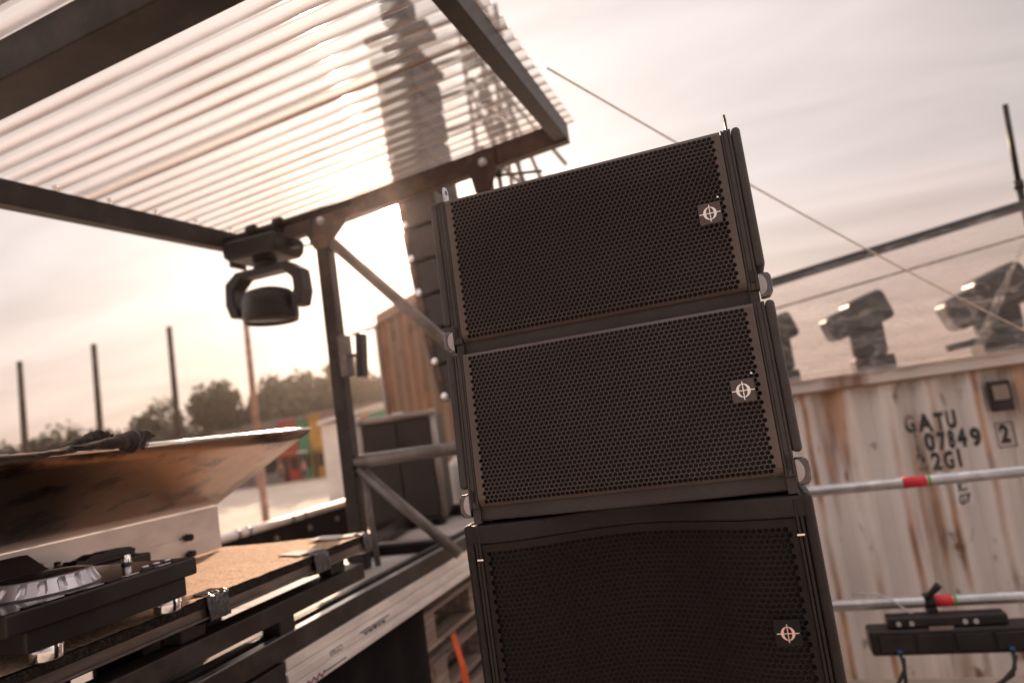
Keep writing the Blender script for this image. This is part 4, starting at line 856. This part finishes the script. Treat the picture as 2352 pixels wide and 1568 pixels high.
def moving_head(label, u, v, d, sc, tilt, roll):
    c = at(u, v, d); t = thing('covered_light', label, 'stage light', (c.x, c.y, 2.557), (0, 0, 0), 'moving head lights under the plastic film')
    zc = c.z
    MB().box((c.x-0.125*sc+0.05, c.y-0.13*sc, 2.557), (c.x+0.125*sc+0.05, c.y+0.13*sc, 2.557+0.11*sc)).build('base', BLACK, t, 0.02*sc, 3)
    nk = MB(); nk.box((c.x+0.05-0.115*sc, c.y-0.06*sc, 2.558+0.11*sc), (c.x+0.05+0.105*sc, c.y+0.06*sc, zc)); nk.build('yoke', BLACK, t, 0.03*sc, 3)
    hd = LB(); hd.box((-0.225, -0.10, -0.095), (0.02, 0.10, 0.085)); hd.box((-0.045, -0.115, -0.105), (0.215, 0.115, 0.115))
    h = hd.build('head', BLACK, t, 0.042, 4); h.location = Vector((0, 0, zc-2.557+0.02)); h.rotation_euler = (0, tilt, roll); h.scale = (sc, sc, sc)
    return t
moving_head('smaller hazy moving head light under the film, nearest the speaker stack but one', 1966, 735, 4.75, 0.98, -0.30, 0.25)
moving_head('large dark moving head light under the film at the right end', 2262, 692, 4.62, 1.22, -0.34, 0.1)
moving_head('faint moving head light under the film, half hidden by the speaker stack', 1765, 775, 5.15, 0.9, -0.3, 0.3)
bx = MB(); bx.path([(1.25, 5.03, 2.64), (1.45, 5.06, 2.66), (1.7, 5.05, 2.64), (2.1, 5.05, 2.66)], 0.022, 10)
tag(bx.build('cable_bundle', RUBBER), 'dark cable bundle along the container top below the large covered light', 'cable')
t = thing('antenna_pole', 'slim dark upright pole above the film at the right edge', 'pole', (1.885, 5.2, 2.56))
MB().tube((1.885, 5.2, 2.557), (1.885, 5.2, 3.62), 0.022).build('lower_tube', STEEL_DK, t); MB().tube((1.885, 5.2, 3.60), (1.91, 5.2, 4.15), 0.017).build('upper_tube', STEEL_DK, t)
MB().tube((1.885, 5.2, 3.585), (1.885, 5.2, 3.64), 0.029).build('collar', STEEL_DK, t)

t = thing('guard_rail', 'pair of shiny scaffold tubes banded with red tape in front of the container', 'railing', (0.6, 3.5, 1.0))
for k, z_ in enumerate((2.07, 1.556)):
    r = MB().tube((-0.75, 3.5, z_), (2.3, 3.5, z_), 0.0242, seg=24).build('rail', STEEL_TUBE, t)
    x = 0.64+0.005*k
    MB().tube((x-0.052, 3.5, z_), (x+0.045, 3.5, z_), 0.0249, seg=24).build('red_tape', RED_TAPE, r)
    MB().tube((x+0.048, 3.5, z_), (x+0.060, 3.5, z_), 0.0249, seg=24).build('green_tape', GREEN_TAPE, r)
for x in (-0.55, 2.1):
    MB().tube((x, 3.551, 1.0), (x, 3.551, 2.25), 0.0242, seg=20).build('post', STEEL_TUBE, t)
    for z_ in (2.07, 1.556): MB().box((x-0.035, 3.48, z_-0.035), (x+0.035, 3.57, z_+0.035)).build('coupler', STEEL_DK, t, 0.008)

t = thing('light_bar', 'black led light bar clamped under the lower scaffold tube', 'stage light', (0.63, 3.44, 1.38))
MB().box((0.325, 3.38, 1.372), (0.955, 3.49, 1.478)).build('body', BLACK, t, 0.012, 3)
MB().box((0.41, 3.40, 1.479), (0.86, 3.48, 1.522)).build('top_housing', BLACK, t, 0.008)
l_ = MB()
for k in range(4): l_.box((0.36+0.145*k, 3.372, 1.39), (0.49+0.145*k, 3.379, 1.46))
l_.build('lens_row', BLACK_GLOSS, t, 0.003)
c_ = MB(); c_.lathe([(0.025, -0.02), (0.036, -0.02), (0.036, 0.02), (0.025, 0.02)], (0.60, 3.5, 1.556), (1, 0, 0), 20); c_.box((0.58, 3.45, 1.50), (0.62, 3.50, 1.54)); c_.tube((0.585, 3.46, 1.58), (0.64, 3.44, 1.64), 0.010, 0.016); c_.build('clamp', BLACK, t, 0.002)
for x in (0.45, 0.50, 0.70, 0.74): MB().tube((x, 3.396, 1.50), (x, 3.388, 1.50), 0.010, seg=12).build('screw', STEEL_TUBE, t)
for x in (0.43, 0.84): MB().tube((x, 3.375, 1.398), (x, 3.355, 1.388), 0.011, seg=12).build('plug', BLUE, t)
MB().box((0.56, 3.376, 1.474), (0.65, 3.3795, 1.490)).build('nameplate', CASE_EDGE, t)
for nm, P_ in (('cable', [(0.43, 3.36, 1.39), (0.43, 3.34, 1.33), (0.40, 3.34, 1.28), (0.36, 3.36, 1.2), (0.33, 3.38, 1.08), (0.33, 3.4, 1.01)]),
               ('cable', [(0.44, 3.37, 1.37), (0.43, 3.36, 1.28), (0.42, 3.36, 1.15), (0.42, 3.4, 1.01)]),
               ('cable', [(0.84, 3.36, 1.39), (0.83, 3.34, 1.33), (0.77, 3.34, 1.27), (0.68, 3.36, 1.22), (0.6, 3.38, 1.12), (0.58, 3.4, 1.01)]),
               ('cable', [(0.85, 3.37, 1.37), (0.82, 3.35, 1.30), (0.74, 3.35, 1.25), (0.66, 3.37, 1.19), (0.63, 3.38, 1.10), (0.62, 3.4, 1.01)])):
    cm = MB(); cm.path(P_, 0.008, 8); cm.build(nm, RUBBER, t)
cm = MB(); cm.path([(0.30, 3.5, 1.60), (0.33, 3.47, 1.615), (0.40, 3.46, 1.61), (0.46, 3.46, 1.575), (0.50, 3.46, 1.53), (0.54, 3.45, 1.51)], 0.004, 6)
tag(cm.build('safety_wire', STEEL_TUBE), 'thin wire looped over the lower scaffold tube above the light bar', 'wire')

# ------------------------------------------------------------------ background: poles, stall, kiosks, trees, people
for k, (u, v, d) in enumerate(((45, 830, 16), (215, 790, 16), (388, 750, 16), (564, 735, 15))):
    p = at(u, v, d)
    t = thing('festoon_pole', ['leftmost dark timber pole standing in the sand beyond the hood', 'second thin timber pole from the left beyond the hood', 'third timber pole from the left, right of the cloth', 'paler timber pole rising behind the hanging light'][k], 'pole', (p.x, p.y, GZ), group='timber poles on the beach')
    mt = DARKWOOD if k < 3 else PALEWOOD
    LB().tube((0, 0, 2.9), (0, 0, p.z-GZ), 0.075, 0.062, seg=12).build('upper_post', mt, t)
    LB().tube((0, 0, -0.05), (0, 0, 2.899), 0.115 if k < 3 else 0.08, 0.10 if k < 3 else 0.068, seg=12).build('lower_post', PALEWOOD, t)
def flat(u, d): 
    p = at(u, 1131-0.1455*u, d); return Vector((p.x, p.y, GZ))
a, b = flat(742, 12), flat(885, 12.2); t = thing('white_stall', 'white board stall with sloping roof on the sand behind the post', 'stall', a)
ax = (b-a).normalized(); ay = Vector((-ax.y, ax.x, 0))
def obox(m, org, x0, x1, y0, y1, z0, z1):
    q = [org+ax*x0+ay*y0, org+ax*x1+ay*y0, org+ax*x1+ay*y1, org+ax*x0+ay*y1]; m.prism([p+Vector((0, 0, z0-GZ*0)) for p in q], (0, 0, z1-z0)); return m
obox(MB(), a, 0, 1.25, 0, 1.2, 0.0, 3.05).build('wall', WHITE, t); obox(MB(), a, -0.06, 1.35, -0.22, -0.01, 1.5, 1.56).build('counter', WOOD, t)
rf = MB(); q = [a-ax*0.05-ay*0.1+Vector((0, 0, 3.06)), a+ax*1.4-ay*0.1+Vector((0, 0, 3.28)), a+ax*1.4+ay*1.3+Vector((0, 0, 3.28)), a-ax*0.05+ay*1.3+Vector((0, 0, 3.06))]
rf.prism(q, (0, 0, 0.06)); rf.build('roof', WHITE, t); obox(MB(), a, 0.3, 0.9, -0.012, -0.002, 1.7, 2.2).build('window', CASE_EDGE, t)

def flatmat(n, c): return pm(n, c, 0.7, var=0.12, scale=0.8)
KC = {'red': (0.42, 0.035, 0.03), 'green': (0.03, 0.22, 0.10), 'yellow': (0.52, 0.27, 0.03), 'grey': (0.22, 0.19, 0.17), 'olive': (0.16, 0.17, 0.05), 'blue': (0.09, 0.10, 0.2), 'orange': (0.45, 0.14, 0.04), 'mauve': (0.25, 0.18, 0.2)}
KM = {k: flatmat('kiosk_paint_'+k, v) for k, v in KC.items()}
units = [(-40, 120, 'olive', 3.6), (125, 235, 'grey', 3.9), (240, 330, 'orange', 3.6), (335, 420, 'olive', 4.2), (425, 500, 'blue', 4.5), (503, 566, 'mauve', 5.0), (569, 640, 'grey', 5.2), (643, 684, 'red', 5.3), (687, 712, 'green', 5.3), (714, 742, 'yellow', 5.5), (744, 835, 'mauve', 5.5), (838, 905, 'orange', 5.6)]
ord_ = ['first', 'second', 'third', 'fourth', 'fifth', 'sixth', 'seventh', 'eighth', 'ninth', 'tenth', 'eleventh', 'twelfth']
for i, (u0, u1, c, hgt) in enumerate(units):
    a = flat(u0, 60); b = flat(u1, 60); ax = (b-a).normalized(); ay = Vector((-ax.y, ax.x, 0)); W_ = (b-a).length
    t = thing('kiosk', f'far {c} beach kiosk, {ord_[i]} from the left in the row before the trees', 'kiosk', a, group='beach kiosks before the trees')
    wb = obox(MB(), a, 0, W_, 0, 3.0, 0, hgt).build('wall', KM[c], t)
    obox(MB(), a, -0.1, W_+0.1, -0.5, 3.1, hgt+0.002, hgt+0.14).build('roof', KM['grey'], t)
    obox(MB(), a, W_*0.12, W_*0.42, -0.05, -0.004, 0.0, 2.2).build('door', STEEL_DK if c != 'grey' else KM['mauve'], t)
    obox(MB(), a, W_*0.52, W_*0.92, -0.05, -0.004, 1.0, 2.1).build('hatch', FOAM, t)
    oth = list(KC)[(i*3+1) % len(KC)]
    obox(MB(), a, W_*0.06, W_*0.94, -0.9, -0.06, 2.35, 2.5).build('awning', KM[oth] if i % 2 else WHITE, t)
    obox(MB(), a, W_*0.2, W_*0.8, -0.06, -0.004, hgt*0.66, hgt*0.9).build('sign_board', KM[list(KC)[(i*5+2) % len(KC)]] if c not in ('red', 'green', 'yellow') else KM[c], t)

def tree_mesh(seed, W_, H_, n):
    random.seed(seed); tr = LB(); limbs = []
    for k in range(7):
        a_ = k*2.4+random.random(); r_ = W_*0.28*random.uniform(0.5, 1)
        p = [Vector((0, 0, H_*0.22)), Vector((r_*0.5*math.cos(a_), r_*0.5*math.sin(a_), H_*0.42)), Vector((r_*math.cos(a_), r_*math.sin(a_), H_*random.uniform(0.6, 0.82)))]
        tr.path(p, lambda q: 0.13*(1-q*0.8), 6)
    tr.path([Vector((0, 0, -0.2)), Vector((0.05, 0, H_*0.2)), Vector((0, 0.1, H_*0.5))], lambda q: 0.26-0.14*q, 8)
    lobes = []
    for k in range(9):
        a_ = random.random()*2*PI; r_ = math.sqrt(random.random())*W_*0.42
        lobes.append((Vector((r_*math.cos(a_), r_*math.sin(a_)*0.8, H_*random.uniform(0.35, 0.80))), random.uniform(0.12, 0.22)*W_))
    cr_ = LB()
    for k in range(n):
        c, r_ = random.choice(lobes); d = Vector((random.gauss(0, 1), random.gauss(0, 1), random.gauss(0, 0.75))).normalized()*r_*random.uniform(0.45, 1.08)
        p = c+d; s_ = random.uniform(0.14, 0.34); nx = Vector((random.gauss(0, 1), random.gauss(0, 1), random.gauss(0, 1))).normalized(); ny = nx.orthogonal().normalized()
        cr_.b.faces.new([cr_.b.verts.new(p+nx*s_*x+ny*s_*0.6*y) for x, y in ((-1, 0), (0, -1), (1, 0), (0, 1))])
    return tr, cr_
protos = []
trees = [(20, 66, 8.0, 1.0), (95, 70, 8.4, 1.1), (160, 68, 7.6, 0.9), (240, 72, 9.2, 1.0), (300, 74, 9.4, 1.1), (385, 74, 8.6, 0.9), (455, 78, 7.2, 1.0), (560, 72, 11.0, 1.15), (625, 76, 9.4, 1.0), (690, 70, 12.4, 1.25), (760, 74, 12.0, 1.1), (828, 72, 11.8, 1.2), (905, 76, 10, 1.1), (505, 80, 7.4, 1.0)]
tl = ['low round tree at the far left edge', 'bushy tree just right of the first pole', 'small tree left of the second pole', 'low tree behind the second pole', 'bushy tree above the cloth', 'low tree behind the third pole', 'low tree between the third pole and the pale pole', 'tall round tree left of the pale pole', 'lower tree right of the pale pole', 'tallest airy tree left of the canopy post', 'tall tree behind the canopy post', 'round tree between the canopy post and rusty container', 'tree half hidden by the rusty container', 'small far tree left of the tall round tree']
for i, (u, d, h, wsc) in enumerate(trees):
    t = thing('tree', tl[i]+', beyond the kiosks', 'tree', flat(u, d), (0, 0, i*1.7), 'trees beyond the kiosks')
    if i < 4:
        a_, b_ = tree_mesh(11+i, 9.0, 7.5, 3600)
        protos.append((a_.build('trunk', BARK, t), b_.build('crown', LEAF, t, normals=False)))
    else:
        for o in protos[(i*3+1) % 4]:
            c = o.copy(); COL.objects.link(c); c.parent = t
    t.scale = (wsc, wsc, (h+0.6)/7.5)
random.seed(3)

def person(u, d, label, top, legs, pose):
    p0 = flat(u, d); t = thing('person', label, 'person', p0, (0, 0, pose*2.0), 'people on the sand')
    def skin(name, vs_, es, rs, mat, par):
        me = bpy.data.meshes.new(name); me.from_pydata(vs_, es, []); me.materials.append(mat); o = bpy.data.objects.new(name, me); COL.objects.link(o); o.parent = par
        md = o.modifiers.new('skin', 'SKIN'); md.use_smooth_shade = True
        for q, r in zip(me.skin_vertices[0].data, rs): q.radius = (r, r)
        me.skin_vertices[0].data[0].use_root = True
        o.modifiers.new('sub', 'SUBSURF').levels = 1; return o
    V = [(0, 0, .95), (0, 0, 1.2), (0, 0, 1.42), (0, 0, 1.52), (0, .02, 1.64), (0, .02, 1.74), (.18, 0, 1.40), (.25, .02, 1.13), (.24, -.1*pose, .88), (-.18, 0, 1.40), (-.25, .02, 1.13), (-.24, .1*pose, .88), (.1, 0, .88), (.11, -.12*pose, .50), (.11, -.16*pose, .08), (.11, -.26*pose-.06, .04), (-.1, 0, .88), (-.11, .1*pose, .50), (-.11, .2*pose, .08), (-.11, .1*pose-.04, .04)]
    E_ = [(0, 1), (1, 2), (2, 3), (3, 4), (4, 5), (2, 6), (6, 7), (7, 8), (2, 9), (9, 10), (10, 11), (0, 12), (12, 13), (13, 14), (14, 15), (0, 16), (16, 17), (17, 18), (18, 19)]
    R_ = [.13, .12, .14, .055, .095, .08, .055, .042, .03, .055, .042, .03, .085, .06, .04, .035, .085, .06, .04, .035]
    skin('body', V, E_, R_, SKIN, t)
    skin('top', [V[0], V[1], V[2], V[6], V[9]], [(0, 1), (1, 2), (2, 3), (2, 4)], [.155, .14, .16, .075, .075], top, t)
    skin('trousers', [(0, 0, .93), V[12], V[13], V[16], V[17]], [(0, 1), (1, 2), (0, 3), (3, 4)], [.15, .105, .08, .105, .08], legs, t)
    LB().sphere((0, .045, 1.70), .105, (1, 1.05, 1), 14).build('hair', DARKWOOD, t)
person(694, 56, 'far person in a pink top walking on the sand by the post', PINKCLOTH, DARKCLOTH, 0.8)
person(590, 52, 'far person in a pale pink top standing on the sand left of the pole', pm('pale_pink_cotton', (0.6, 0.3, 0.28), 0.9), PINKCLOTH, 0.5)
person(640, 57, 'far person in dark clothes beside the red kiosk', DARKCLOTH, DARKCLOTH, 0.3)

# ------------------------------------------------------------------ thin warm haze over the beach, also standing in for lens glare
hm = bpy.data.materials.new('glare_haze'); hm.use_nodes = True; t_ = hm.node_tree
for x in list(t_.nodes): t_.nodes.remove(x)
ho = t_.nodes.new('ShaderNodeOutputMaterial'); pv = t_.nodes.new('ShaderNodeVolumePrincipled')
pv.inputs['Color'].default_value = (0.95, 0.83, 0.78, 1); pv.inputs['Density'].default_value = 0.0009; pv.inputs['Anisotropy'].default_value = 0.94
t_.links.new(pv.outputs[0], ho.inputs['Volume'])
hz_ = MB().box((-130, -25, GZ-1.0), (60, 110, 13.0)).build('haze', hm); tag(hz_, kind='stuff')
SC.cycles.volume_bounces = 0
